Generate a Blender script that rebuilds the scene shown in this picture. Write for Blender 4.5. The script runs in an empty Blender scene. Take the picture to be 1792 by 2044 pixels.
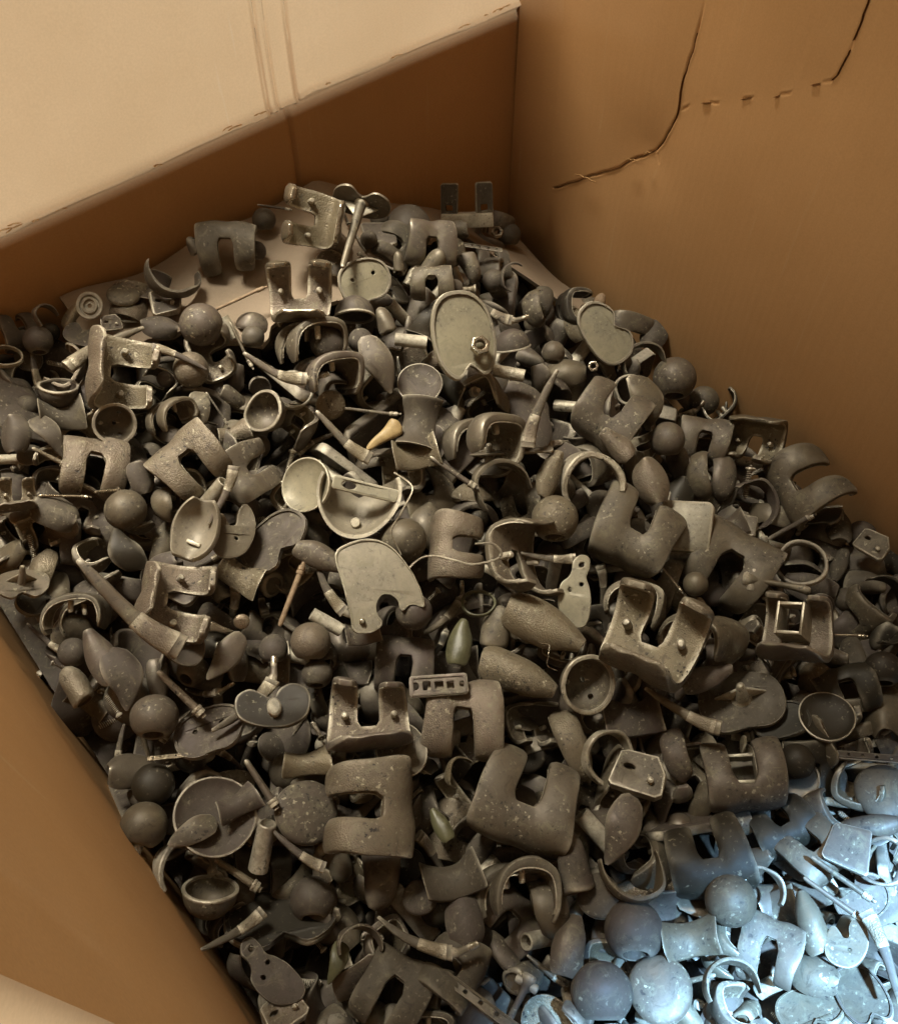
import bpy, bmesh, math, random
import numpy as np
from mathutils import Matrix, Vector

S = bpy.context.scene
COL = S.collection
R = math.radians
rng = random.Random(7)
nrg = np.random.default_rng(7)

# ------------------------------------------------------------------ camera
# box axes seen by the camera (image right, image down, forward): X along the back wall, Y to the back, Z up
FPX, CX, CY = 1927.0, 896.0, 1022.0            # focal length and centre in a frame 1792 wide
_n = np.array([7, 1313, FPX]); _n /= np.linalg.norm(_n)
_y = np.array([-2669, -2815, FPX]); _y /= np.linalg.norm(_y)
_y -= _n * (_y @ _n); _y /= np.linalg.norm(_y)
_u = -_n
_x = np.cross(_y, _u)
AX = np.array([_x, _y, _u])                    # rows: world axes in camera coordinates
CAM = np.array([0.0, 0.0, 0.66])
right, down, fwd = AX[:, 0], AX[:, 1], AX[:, 2]
cam_d = bpy.data.cameras.new('camera')
cam_d.sensor_fit = 'HORIZONTAL'; cam_d.sensor_width = 36
cam_d.lens = 36 * FPX / 1792
cam_d.clip_start = 0.01; cam_d.clip_end = 100
cam = bpy.data.objects.new('camera', cam_d); COL.objects.link(cam)
cm = Matrix.Identity(4)
for i in range(3):
    cm[i][0] = right[i]; cm[i][1] = -down[i]; cm[i][2] = -fwd[i]; cm[i][3] = CAM[i]
cam.matrix_world = cm
S.camera = cam

# ------------------------------------------------------------------ world and lamps
w = bpy.data.worlds.new('World'); S.world = w; w.use_nodes = True
bg = w.node_tree.nodes['Background']
bg.inputs[0].default_value = (1.0, 0.85, 0.62, 1)
bg.inputs[1].default_value = 0.085

def lamp(name, kind, loc, target, energy, color, **kw):
    d = bpy.data.lights.new(name, kind); d.energy = energy; d.color = color
    for k, v in kw.items(): setattr(d, k, v)
    o = bpy.data.objects.new(name, d); COL.objects.link(o)
    o.location = loc
    o.rotation_euler = (Vector(target) - Vector(loc)).to_track_quat('-Z', 'Y').to_euler()
    return o
# window light coming in low over the front wall: reaches only the upper back wall
lamp('window_light', 'AREA', (0.16, -3.35, 1.17), (0.25, 0.6, 0.35), 195, (0.80, 1.0, 1.22), shape='DISK', size=0.07)
# hall lamp high above the back of the box
lamp('hall_lamp', 'SPOT', (0.12, 0.93, 1.58), (0.20, 0.46, 0.03), 275, (1.0, 0.925, 0.77),
     spot_size=R(31), spot_blend=1.0, shadow_soft_size=0.24)
# added fill light, softer, over the back of the box
lamp('fill_light', 'SPOT', (0.28, 0.52, 2.3), (0.26, 0.52, 0.0), 35, (1.0, 0.86, 0.62),
     spot_size=R(23), spot_blend=1.0, shadow_soft_size=0.5)
# fill lights added on either side to brighten the walls: over one wall they reach the upper part of the wall across
lamp('wall_fill_light', 'AREA', (-1.05, 0.72, 1.36), (0.545, 0.25, 0.25), 11.0, (1.0, 0.86, 0.62), shape='DISK', size=0.5)
lamp('wall_fill_light', 'AREA', (1.55, 0.72, 1.36), (-0.05, 0.25, 0.25), 13.5, (1.0, 0.86, 0.62), shape='DISK', size=0.5)
# cool daylight pool at the front of the box
lamp('daylight_pool', 'SPOT', (0.13, -0.66, 2.0), (0.13, -0.628, 0.0), 2700, (0.30, 0.60, 1.0),
     spot_size=2 * math.atan(0.65 / 2.0), spot_blend=0.10, shadow_soft_size=0.045)

S.view_settings.view_transform = 'Standard'
S.view_settings.look = 'None'
S.view_settings.exposure = 0.0
S.view_settings.gamma = 1.0
S.view_settings.use_curve_mapping = False
S.render.engine = 'CYCLES'
S.cycles.use_denoising = True
S.cycles.max_bounces = 8
S.cycles.sample_clamp_indirect = 4.0

# ------------------------------------------------------------------ materials
MATS = {}
def nt_new(name):
    m = bpy.data.materials.new(name); m.use_nodes = True
    nt = m.node_tree
    return m, nt, nt.nodes['Principled BSDF']
def node(nt, t, **kw):
    n = nt.nodes.new(t)
    for k, v in kw.items():
        if k.startswith('i_'): n.inputs[k[2:].replace('_', ' ')].default_value = v
        else: setattr(n, k, v)
    return n
def ramp(nt, fac, stops):
    r = nt.nodes.new('ShaderNodeValToRGB')
    while len(r.color_ramp.elements) < len(stops): r.color_ramp.elements.new(0.5)
    for e, (p, c) in zip(r.color_ramp.elements, stops):
        e.position = p; e.color = (*c, 1) if len(c) == 3 else c
    nt.links.new(fac, r.inputs[0])
    return r
def mixc(nt, fac, a, b, mode='MIX'):
    m = nt.nodes.new('ShaderNodeMix'); m.data_type = 'RGBA'; m.blend_type = mode
    for sock, v in ((m.inputs[0], fac), (m.inputs[6], a), (m.inputs[7], b)):
        if hasattr(v, 'is_output'): nt.links.new(v, sock)
        elif isinstance(v, tuple): sock.default_value = (*v, 1)
        else: sock.default_value = v
    return m.outputs[2]
def mth(nt, op, a, b=None, clamp=False):
    m = nt.nodes.new('ShaderNodeMath'); m.operation = op; m.use_clamp = clamp
    for sock, v in zip(m.inputs, (a, b)):
        if v is None: continue
        if hasattr(v, 'is_output'): nt.links.new(v, sock)
        else: sock.default_value = v
    return m.outputs[0]

def metal(name, tones, rough, metallic, dust, bump=0.15, bead=0.0, dustcol=(0.064, 0.053, 0.038), pits=0.35, grime=0.8):
    """worn alloy: three tones picked per piece, grey-brown dust in patches, pits, scuffs, painted rim highlights, optional sintered beads"""
    m, nt, b = nt_new(name)
    tc = node(nt, 'ShaderNodeTexCoord'); oi = node(nt, 'ShaderNodeObjectInfo')
    geo = node(nt, 'ShaderNodeNewGeometry')
    pos = geo.outputs['Position']
    tone = ramp(nt, oi.outputs['Random'], [(0.0, tones[0]), (0.5, tones[1]), (1.0, tones[2])])
    n1 = node(nt, 'ShaderNodeTexNoise', i_Scale=48.0, i_Detail=7.0, i_Roughness=0.68)
    nt.links.new(pos, n1.inputs['Vector'])
    n2 = node(nt, 'ShaderNodeTexNoise', i_Scale=650.0, i_Detail=4.0, i_Roughness=0.7)
    nt.links.new(pos, n2.inputs['Vector'])
    n3 = node(nt, 'ShaderNodeTexNoise', i_Scale=340.0, i_Detail=2.5, i_Roughness=0.5)
    nt.links.new(pos, n3.inputs['Vector'])
    d1 = ramp(nt, n1.outputs[0], [(0.36, (0, 0, 0)), (0.66, (1, 1, 1))])
    wear_glint = ramp(nt, geo.outputs['Pointiness'], [(0.53, (0, 0, 0)), (0.575, (1, 1, 1))])  # pale edges: rim highlights painted in together with bare-metal wear
    wbrk = ramp(nt, n1.outputs[0], [(0.36, (0.25, 0.25, 0.25)), (0.58, (1, 1, 1))])
    wsoft = mth(nt, 'MULTIPLY', wear_glint.outputs[0], wbrk.outputs[0])
    dmask = mth(nt, 'MULTIPLY', d1.outputs[0], dust)
    dmask = mth(nt, 'ADD', dmask, mth(nt, 'MULTIPLY', n2.outputs[0], dust * 0.35), True)
    dmask = mth(nt, 'SUBTRACT', dmask, mth(nt, 'MULTIPLY', wsoft, 0.8), True)
    # pits gather in the same patches as the dust
    pm = ramp(nt, n3.outputs[0], [(0.60, (0, 0, 0)), (0.66, (1, 1, 1))])
    pk = ramp(nt, n3.outputs[0], [(0.32, (1, 1, 1)), (0.38, (0, 0, 0))])
    patch = ramp(nt, n1.outputs[0], [(0.45, (0, 0, 0)), (0.60, (1, 1, 1))])
    pit = mth(nt, 'MULTIPLY', mth(nt, 'MULTIPLY', pm.outputs[0], patch.outputs[0]), pits)
    fleck = mth(nt, 'MULTIPLY', mth(nt, 'MULTIPLY', pk.outputs[0], patch.outputs[0]), pits)
    col = mixc(nt, wsoft, tone.outputs[0], (0.55, 0.50, 0.39))
    col = mixc(nt, dmask, col, dustcol)
    n4 = node(nt, 'ShaderNodeTexNoise', i_Scale=95.0, i_Detail=5.0, i_Roughness=0.75, i_Distortion=0.8)
    nt.links.new(pos, n4.inputs['Vector'])
    gr = ramp(nt, n4.outputs[0], [(0.52, (0, 0, 0)), (0.70, (1, 1, 1))])
    st = ramp(nt, n4.outputs[0], [(0.28, (1, 1, 1)), (0.42, (0, 0, 0))])
    col = mixc(nt, mth(nt, 'MULTIPLY', gr.outputs[0], grime), col, (0.185, 0.163, 0.105))
    col = mixc(nt, mth(nt, 'MULTIPLY', st.outputs[0], 0.6), col, (0.026, 0.018, 0.012))
    col = mixc(nt, pit, col, (0.02, 0.015, 0.012))
    col = mixc(nt, fleck, col, (0.38, 0.34, 0.24))
    nt.links.new(col, b.inputs['Base Color'])
    mt = mth(nt, 'MULTIPLY', mth(nt, 'SUBTRACT', 1.0, dmask), metallic)
    nt.links.new(mth(nt, 'MULTIPLY', mt, mth(nt, 'SUBTRACT', 1.0, pit)), b.inputs['Metallic'])
    rr = mth(nt, 'ADD', mth(nt, 'MULTIPLY', n1.outputs[0], 0.25), rough - 0.12)
    rr = mth(nt, 'ADD', rr, mth(nt, 'MULTIPLY', dmask, 0.30), True)
    nt.links.new(rr, b.inputs['Roughness'])
    h = mth(nt, 'ADD', mth(nt, 'MULTIPLY', n2.outputs[0], 0.35), mth(nt, 'MULTIPLY', n1.outputs[0], 0.8))
    h = mth(nt, 'SUBTRACT', h, mth(nt, 'MULTIPLY', pit, 0.5))
    bp = node(nt, 'ShaderNodeBump', i_Strength=bump, i_Distance=0.0015)
    if bead:
        v = node(nt, 'ShaderNodeTexVoronoi', i_Scale=900.0); nt.links.new(pos, v.inputs['Vector'])
        h = mth(nt, 'SUBTRACT', h, mth(nt, 'MULTIPLY', v.outputs['Distance'], bead))
        h = mth(nt, 'ADD', h, mth(nt, 'MULTIPLY', n3.outputs[0], bead * .8))
    nt.links.new(h, bp.inputs['Height'])
    nt.links.new(bp.outputs[0], b.inputs['Normal'])
    MATS[name] = m
    return m
WARM = ((0.144, 0.114, 0.071), (0.134, 0.108, 0.073), (0.130, 0.099, 0.079))
metal('polished_alloy', ((0.176, 0.146, 0.098), (0.159, 0.129, 0.095), (0.160, 0.125, 0.105)), 0.36, 0.5, 0.6, 0.14, pits=.5)
metal('satin_alloy', WARM, 0.45, 0.38, 0.7, 0.22, pits=.85)
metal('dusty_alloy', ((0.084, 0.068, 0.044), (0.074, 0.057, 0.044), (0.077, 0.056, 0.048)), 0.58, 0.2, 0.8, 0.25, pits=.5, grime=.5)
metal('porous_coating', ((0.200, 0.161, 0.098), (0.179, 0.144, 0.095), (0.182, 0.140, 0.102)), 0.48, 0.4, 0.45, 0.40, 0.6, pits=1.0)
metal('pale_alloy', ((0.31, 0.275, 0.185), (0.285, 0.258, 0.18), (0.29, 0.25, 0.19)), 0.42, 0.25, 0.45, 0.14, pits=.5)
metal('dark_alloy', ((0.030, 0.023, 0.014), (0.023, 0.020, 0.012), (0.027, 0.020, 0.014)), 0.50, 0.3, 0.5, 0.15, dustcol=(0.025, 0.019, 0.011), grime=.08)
metal('bright_alloy', ((0.238, 0.186, 0.122), (0.217, 0.174, 0.115), (0.229, 0.174, 0.119)), 0.26, 0.8, 0.35, 0.35, 0.3, pits=.4)

def plastic(name, c1, c2, rough):
    m, nt, b = nt_new(name)
    geo = node(nt, 'ShaderNodeNewGeometry')
    n1 = node(nt, 'ShaderNodeTexNoise', i_Scale=90.0, i_Detail=7.0, i_Roughness=0.7)
    nt.links.new(geo.outputs['Position'], n1.inputs['Vector'])
    r = ramp(nt, n1.outputs[0], [(0.35, c2), (0.62, c1)])
    nt.links.new(r.outputs[0], b.inputs['Base Color'])
    b.inputs['Roughness'].default_value = rough
    bp = node(nt, 'ShaderNodeBump', i_Strength=0.35, i_Distance=0.002)
    nt.links.new(n1.outputs[0], bp.inputs['Height']); nt.links.new(bp.outputs[0], b.inputs['Normal'])
    MATS[name] = m
plastic('yellowed_plastic', (0.40, 0.29, 0.135), (0.22, 0.15, 0.065), 0.45)
plastic('tan_cement', (0.30, 0.215, 0.13), (0.16, 0.105, 0.06), 0.7)
plastic('green_grey_plastic', (0.12, 0.115, 0.062), (0.06, 0.057, 0.03), 0.4)

def cardboard(name, c1, c2, flute_axis):
    m, nt, b = nt_new(name)
    tc = node(nt, 'ShaderNodeTexCoord'); pos = tc.outputs['Object']
    n1 = node(nt, 'ShaderNodeTexNoise', i_Scale=5.0, i_Detail=5.0, i_Roughness=0.6); nt.links.new(pos, n1.inputs['Vector'])
    n2 = node(nt, 'ShaderNodeTexNoise', i_Scale=700.0, i_Detail=3.0); nt.links.new(pos, n2.inputs['Vector'])
    mp = node(nt, 'ShaderNodeMapping'); mp.inputs['Scale'].default_value = {'X': (160, 160, 8), 'Z': (30, 30, 30)}[flute_axis]
    nt.links.new(pos, mp.inputs['Vector'])
    n3 = node(nt, 'ShaderNodeTexNoise', i_Scale=1.0, i_Detail=4.0); nt.links.new(mp.outputs[0], n3.inputs['Vector'])
    r = ramp(nt, n1.outputs[0], [(0.3, c2), (0.7, c1)])
    sp = ramp(nt, n3.outputs[0], [(0.66, (0, 0, 0)), (0.74, (1, 1, 1))])
    col = mixc(nt, mth(nt, 'MULTIPLY', sp.outputs[0], 0.16), r.outputs[0], (0.62, 0.48, 0.30))
    fib = ramp(nt, n2.outputs[0], [(0.3, (0.95, 0.95, 0.95)), (0.7, (1.03, 1.03, 1.03))])
    col = mixc(nt, 1.0, col, fib.outputs[0], 'MULTIPLY')
    nt.links.new(col, b.inputs['Base Color'])
    b.inputs['Roughness'].default_value = 0.75
    b.inputs['Specular IOR Level'].default_value = 0.085
    sx = node(nt, 'ShaderNodeSeparateXYZ'); nt.links.new(pos, sx.inputs[0])
    fl_ = mth(nt, 'SINE', mth(nt, 'MULTIPLY', mth(nt, 'ADD', sx.outputs[0], sx.outputs[1]), 2 * math.pi / 0.0075))
    hh = mth(nt, 'ADD', mth(nt, 'MULTIPLY', n3.outputs[0], 0.6), mth(nt, 'MULTIPLY', n2.outputs[0], 0.2))
    hh = mth(nt, 'ADD', hh, mth(nt, 'MULTIPLY', fl_, 0.10))
    bp = node(nt, 'ShaderNodeBump', i_Strength=0.12, i_Distance=0.002)
    nt.links.new(hh, bp.inputs['Height']); nt.links.new(bp.outputs[0], b.inputs['Normal'])
    MATS[name] = m
cardboard('cardboard', (0.575, 0.342, 0.163), (0.505, 0.292, 0.132), 'X')
cardboard('dusty_cardboard', (0.31, 0.245, 0.18), (0.22, 0.17, 0.12), 'Z')
cardboard('torn_shade', (0.17, 0.085, 0.032), (0.12, 0.058, 0.022), 'Z')  # dark brown that paints shade into the wall crack
cardboard('torn_paper', (0.62, 0.40, 0.19), (0.50, 0.30, 0.13), 'Z')

# ------------------------------------------------------------------ mesh helpers (all pieces are one unit across)
def mk(name, verts, faces, smooth=True, sharp=40):
    me = bpy.data.meshes.new(name)
    me.from_pydata([tuple(map(float, v)) for v in verts], [], [tuple(map(int, f)) for f in faces])
    me.validate(); me.update()
    bm = bmesh.new(); bm.from_mesh(me)
    bmesh.ops.recalc_face_normals(bm, faces=bm.faces); bm.to_mesh(me); bm.free()
    if smooth:
        me.polygons.foreach_set('use_smooth', [True] * len(me.polygons))
        me.set_sharp_from_angle(angle=R(sharp))
    return me
def bevel(me, off, seg=2, ang=50):
    bm = bmesh.new(); bm.from_mesh(me)
    bmesh.ops.remove_doubles(bm, verts=bm.verts, dist=1e-5)
    es = [e for e in bm.edges if len(e.link_faces) == 2 and e.calc_face_angle(0) > R(ang)]
    bmesh.ops.bevel(bm, geom=es, offset=off, segments=seg, affect='EDGES', profile=0.5, clamp_overlap=True)
    bmesh.ops.recalc_face_normals(bm, faces=bm.faces)
    bm.to_mesh(me); bm.free()
    me.polygons.foreach_set('use_smooth', [True] * len(me.polygons))
    me.set_sharp_from_angle(angle=R(45))
    return me
def cat(name, meshes, mats=None):
    vs, fs = [], []
    for i, m in enumerate(meshes):
        M = mats[i] if mats else Matrix.Identity(4)
        o = len(vs)
        vs += [M @ v.co for v in m.vertices]
        fs += [[o + k for k in p.vertices] for p in m.polygons]
    return mk(name, vs, fs)
def solid_fast(name, A, B):
    nr, nc = A.shape[:2]; off = nr * nc
    V = np.concatenate([A.reshape(-1, 3), B.reshape(-1, 3)])
    I = np.arange(off).reshape(nr, nc)
    a, b, c, d = I[:-1, :-1].ravel(), I[:-1, 1:].ravel(), I[1:, 1:].ravel(), I[1:, :-1].ravel()
    F = [np.stack([a, b, c, d], 1), np.stack([a, d, c, b], 1) + off]
    for e in (I[0], I[-1][::-1], I[:, 0][::-1], I[:, -1]):
        F.append(np.stack([e[:-1], e[:-1] + off, e[1:] + off, e[1:]], 1))
    F = np.concatenate(F).astype(np.int32)
    me = bpy.data.meshes.new(name)
    me.vertices.add(len(V)); me.vertices.foreach_set('co', V.ravel())
    me.loops.add(F.size); me.loops.foreach_set('vertex_index', F.ravel())
    me.polygons.add(len(F)); me.polygons.foreach_set('loop_start', np.arange(0, F.size, 4, dtype=np.int32))
    me.update(); me.validate()
    me.polygons.foreach_set('use_smooth', np.ones(len(F), bool)); me.set_sharp_from_angle(angle=R(50))
    return me
def solid_grid(name, A, B, mask=None):
    """closed solid between two point grids A and B (rows, cols, 3); mask = cells kept"""
    nr, nc = A.shape[:2]
    if mask is None and nr * nc > 3000: return solid_fast(name, A, B)
    if mask is None: mask = np.ones((nr - 1, nc - 1), bool)
    V = np.concatenate([A.reshape(-1, 3), B.reshape(-1, 3)])
    off = nr * nc
    idx = lambda i, j: i * nc + j
    F = []
    for i in range(nr - 1):
        for j in range(nc - 1):
            if not mask[i, j]: continue
            a, b, c, d = idx(i, j), idx(i, j + 1), idx(i + 1, j + 1), idx(i + 1, j)
            F.append((a, b, c, d)); F.append((a + off, d + off, c + off, b + off))
            for (di, dj, p, q) in ((-1, 0, a, b), (1, 0, c, d), (0, -1, d, a), (0, 1, b, c)):
                ii, jj = i + di, j + dj
                if ii < 0 or jj < 0 or ii >= nr - 1 or jj >= nc - 1 or not mask[ii, jj]:
                    F.append((p, p + off, q + off, q))
    used = sorted({k for f in F for k in f}); rm = {k: n for n, k in enumerate(used)}
    return mk(name, V[used], [[rm[k] for k in f] for f in F])
def catmull(pts, n, closed=False):
    P = np.array(pts, float); m = len(P)
    out = []
    segs = m if closed else m - 1
    per = max(2, n // segs)
    g = (lambda k: P[k % m]) if closed else (lambda k: P[min(max(k, 0), m - 1)])
    for s in range(segs):
        p0, p1, p2, p3 = g(s - 1), g(s), g(s + 1), g(s + 2)
        for k in range(per):
            t = k / per
            out.append(0.5 * (2 * p1 + (p2 - p0) * t + (2 * p0 - 5 * p1 + 4 * p2 - p3) * t * t + (3 * p1 - p0 - 3 * p2 + p3) * t ** 3))
    if not closed: out.append(P[-1])
    return np.array(out)
def resample(P, n):
    d = np.r_[0, np.cumsum(np.linalg.norm(np.diff(P, axis=0), axis=1))]
    t = np.linspace(0, d[-1], n)
    return np.stack([np.interp(t, d, P[:, k]) for k in range(P.shape[1])], 1)
def lathe(name, prof, n=28, a0=0.0, a1=360.0, axis='z'):
    """profile [(r, z)] round z; partial sweep gets end caps when the profile is closed"""
    full = abs(a1 - a0 - 360) < 1e-3
    prof = [tuple(p) for p in prof]
    closed = prof[0] == prof[-1]
    pr = prof[:-1] if closed else prof
    m = len(pr); steps = n if full else n + 1
    V, F = [], []
    for i in range(steps):
        a = R(a0 + (a1 - a0) * i / n)
        for r, z in pr: V.append((max(r, 1e-5) * math.cos(a), max(r, 1e-5) * math.sin(a), z))
    for i in range(n):
        i2 = (i + 1) % steps
        for j in range(m if closed else m - 1):
            j2 = (j + 1) % m
            F.append((i * m + j, i2 * m + j, i2 * m + j2, i * m + j2))
    if not full and closed:
        F.append(tuple(range(m))); F.append(tuple((steps - 1) * m + k for k in range(m)))
    me = mk(name, V, F)
    bm = bmesh.new(); bm.from_mesh(me); bmesh.ops.remove_doubles(bm, verts=bm.verts, dist=2e-4)
    bmesh.ops.recalc_face_normals(bm, faces=bm.faces); bm.to_mesh(me); bm.free()
    me.polygons.foreach_set('use_smooth', [True] * len(me.polygons)); me.set_sharp_from_angle(angle=R(42))
    if axis == 'x': me.transform(Matrix.Rotation(R(90), 4, 'Y'))
    if axis == 'y': me.transform(Matrix.Rotation(R(-90), 4, 'X'))
    return me
def loft(name, rings):
    n = len(rings[0]); V, F = [], []
    for r in rings: V += [tuple(p) for p in r]
    for i in range(len(rings) - 1):
        for j in range(n):
            k = (j + 1) % n
            F.append((i * n + j, i * n + k, (i + 1) * n + k, (i + 1) * n + j))
    F.append(tuple(range(n))); F.append(tuple((len(rings) - 1) * n + j for j in range(n)))
    return mk(name, V, F)
def sweep(name, path, radii, flat=None, n=14, sq=2.0, up=(0, 0, 1)):
    """superellipse section along a path; radii in the path's plane, flat = ratio of the other radius"""
    P = np.array(path, float); rings = []
    for i, p in enumerate(P):
        t = P[min(i + 1, len(P) - 1)] - P[max(i - 1, 0)]; t /= np.linalg.norm(t)
        u = np.array(up, float); s = np.cross(u, t)
        if np.linalg.norm(s) < 1e-4: u = np.array((1, 0, 0.)); s = np.cross(u, t)
        s /= np.linalg.norm(s); u = np.cross(t, s)
        fl = 1.0 if flat is None else (flat[i] if hasattr(flat, '__len__') else flat)
        ring = []
        for k in range(n):
            a = 2 * math.pi * k / n + 0.3
            c, d = math.cos(a), math.sin(a)
            e = 2 / sq
            ring.append(p + s * radii[i] * math.copysign(abs(c) ** e, c) + u * radii[i] * fl * math.copysign(abs(d) ** e, d))
        rings.append(ring)
    return loft(name, rings)
def fill(name, outlines, thick, bev=0.012):
    """flat plate with real holes: first outline is the edge, the rest are openings"""
    cu = bpy.data.curves.new('c', 'CURVE'); cu.dimensions = '2D'; cu.fill_mode = 'BOTH'
    cu.extrude = max(thick / 2 - bev, 0.001); cu.bevel_depth = bev; cu.bevel_resolution = 1; cu.offset = -bev
    for o in outlines:
        sp = cu.splines.new('POLY'); sp.points.add(len(o) - 1); sp.use_cyclic_u = True
        for p, q in zip(sp.points, o): p.co = (q[0], q[1], 0, 1)
    ob = bpy.data.objects.new('c', cu); COL.objects.link(ob)
    dg = bpy.context.evaluated_depsgraph_get()
    me = bpy.data.meshes.new_from_object(ob.evaluated_get(dg)); me.name = name
    bpy.data.objects.remove(ob); bpy.data.curves.remove(cu)
    me.materials.clear()
    bm = bmesh.new(); bm.from_mesh(me); bmesh.ops.remove_doubles(bm, verts=bm.verts, dist=1e-5)
    bm.normal_update()
    caps = [f for f in bm.faces if abs(f.normal.z) > .995]
    if caps: bmesh.ops.inset_region(bm, faces=caps, thickness=bev * .9, depth=0, use_even_offset=True)
    bmesh.ops.recalc_face_normals(bm, faces=bm.faces); bm.to_mesh(me); bm.free()
    me.polygons.foreach_set('use_smooth', [True] * len(me.polygons)); me.set_sharp_from_angle(angle=R(40))
    return me
def circ(x, y, r, n=18): return [(x + r * math.cos(2 * math.pi * k / n), y + r * math.sin(2 * math.pi * k / n)) for k in range(n)]
def rrect(x0, x1, y0, y1, r, n=4):
    o = []
    for cx, cy, a in ((x1 - r, y1 - r, 0), (x0 + r, y1 - r, 90), (x0 + r, y0 + r, 180), (x1 - r, y0 + r, 270)):
        for k in range(n + 1): o.append((cx + r * math.cos(R(a + 90 * k / n)), cy + r * math.sin(R(a + 90 * k / n))))
    return o
def box(name, x0, x1, y0, y1, z0, z1, bev=0.01):
    V = [(x, y, z) for z in (z0, z1) for y in (y0, y1) for x in (x0, x1)]
    F = [(0, 1, 3, 2), (4, 6, 7, 5), (0, 4, 5, 1), (2, 3, 7, 6), (0, 2, 6, 4), (1, 5, 7, 3)]
    return bevel(mk(name, V, F), bev, 2, 30)
def boolean(me, cutters):
    a = bpy.data.objects.new('a', me); COL.objects.link(a); tmp = []
    for c in cutters:
        o = bpy.data.objects.new('k', c); COL.objects.link(o); tmp.append(o)
        md = a.modifiers.new('b', 'BOOLEAN'); md.object = o; md.operation = 'DIFFERENCE'; md.solver = 'EXACT'
    dg = bpy.context.evaluated_depsgraph_get(); dg.update()
    out = bpy.data.meshes.new_from_object(a.evaluated_get(dg)); out.name = me.name
    for o in tmp + [a]: bpy.data.objects.remove(o)
    out.polygons.foreach_set('use_smooth', [True] * len(out.polygons)); out.set_sharp_from_angle(angle=R(40))
    return out
T = Matrix.Translation
def RX(a): return Matrix.Rotation(R(a), 4, 'X')
def RY(a): return Matrix.Rotation(R(a), 4, 'Y')
def RZ(a): return Matrix.Rotation(R(a), 4, 'Z')
def moved(me, M):
    m = me.copy(); m.transform(M); return m

# ------------------------------------------------------------------ the kinds of implant; each returns [(part name, mesh, material or None)]
FEM_P = [(-.36, -.60), (-.435, -.42), (-.465, -.2), (-.43, .0), (-.29, .12), (-.08, .155), (.15, .13), (.33, .04), (.44, -.12), (.46, -.3), (.40, -.46)]
def fem_grid(W, notch, v0, flange, th, crown, groove, P=FEM_P, nv=25, single=False, end=0.95):
    C = resample(catmull(P, 80), nv)
    d = np.gradient(C, axis=0); nrm = np.stack([-d[:, 1], d[:, 0]], 1)
    nrm /= np.linalg.norm(nrm, axis=1)[:, None]
    if nrm[nv // 2, 1] < 0: nrm = -nrm
    v = np.linspace(0, 1, nv)
    A = np.zeros((nv, 15, 3)); B = A.copy()
    mask = np.ones((nv - 1, 14), bool)
    for i in range(nv):
        wv = W * (flange + (1 - flange) * min(1, v[i] / 0.36) ** 0.6) if v[i] < .5 else W * (1 - (1 - end) * ((v[i] - .5) / .5) ** 2)
        if i == 0: wv *= 0.80
        if i == 1: wv *= 0.94
        if i >= nv - 1: wv *= 0.97
        hn = notch / 2
        k = v[i] - v0
        if k >= 0: hn *= min(1.0, 0.45 + k / 0.08 * 0.55)
        hn = min(hn, wv * 0.3)
        xs = np.r_[np.linspace(-wv / 2, -hn, 6), np.linspace(-hn, hn, 5)[1:-1], np.linspace(hn, wv / 2, 6)]
        if not single and k >= 0 and i >= nv - 3:
            f = {nv - 1: .52, nv - 2: .80, nv - 3: .94}[i]; lo, hi = hn, wv / 2; mid = (lo + hi) / 2; hw = (hi - lo) / 2 * f
            c_ = np.linspace(mid - hw, mid + hw, 6)
            xs = np.r_[-c_[::-1], np.linspace(-c_[0], c_[0], 5)[1:-1], c_]
        t = th * (0.62 + 0.5 * math.sin(math.pi * min(1, v[i] * 1.05)))
        for j, x in enumerate(xs):
            if v[i] > v0 - 0.05 and not single:
                lo, hi = hn, wv / 2
                q = (abs(x) - (lo + hi) / 2) / ((hi - lo) / 2); q = max(-1, min(1, q))
                dz = -crown * abs(q) ** 3.4
            else:
                dz = -crown * abs(2 * x / wv) ** 3 - groove * math.exp(-(x / .13) ** 2)
            o = C[i] + nrm[i] * dz; n_ = C[i] - nrm[i] * t
            A[i, j] = (x, o[0], o[1]); B[i, j] = (x, n_[0], n_[1])
    if not single:
        i0 = int(np.ceil(v0 * (nv - 1)))
        mask[i0:, 5:9] = False
    return A, B, mask, nrm
def make_fem(notch=.27, v0=.47, flange=.72, th=.13, crown=.035, groove=.03, boxed=False, pegs=True, P=FEM_P, tag=''):
    A, B, mask, nrm = fem_grid(1.0, notch, v0, flange, th, crown, groove, P)
    shell = bevel(solid_grid('knee_shell' + tag, A, B, mask), 0.016, 2, 48)
    nn = np.zeros_like(A); nn[:, :, 1] = nrm[:, None, 0]; nn[:, :, 2] = nrm[:, None, 1]
    C = B * np.array([.985, 1, 1])
    m2 = mask.copy(); m2[0] = False; m2[-1] = False
    lining = solid_grid('porous_lining' + tag, C + nn * 0.004, C - nn * 0.012, m2)
    parts = [('shell', shell, None), ('porous_lining', lining, 'porous_coating')]
    if pegs:
        pg = lathe('peg', [(0, -.19), (.03, -.185), (.045, -.165), (.045, 0), (0, 0)], 14)
        for s in (-1, 1): parts.append(('peg', moved(pg, T((.30 * s, .03, .04))), 'satin_alloy'))
    if boxed:
        hw = notch / 2 + .005
        bx = cat('cam_box', [box('b', -hw - .04, -hw, -.16, .30, -.46, .03), box('b', hw, hw + .04, -.16, .30, -.46, .03),
                             box('b', -hw - .001, hw + .001, -.155, -.11, -.455, .02), box('b', -hw - .001, hw + .001, .25, .295, -.455, -.2)])
        parts.append(('cam_box', bx, None))
    return parts
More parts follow.
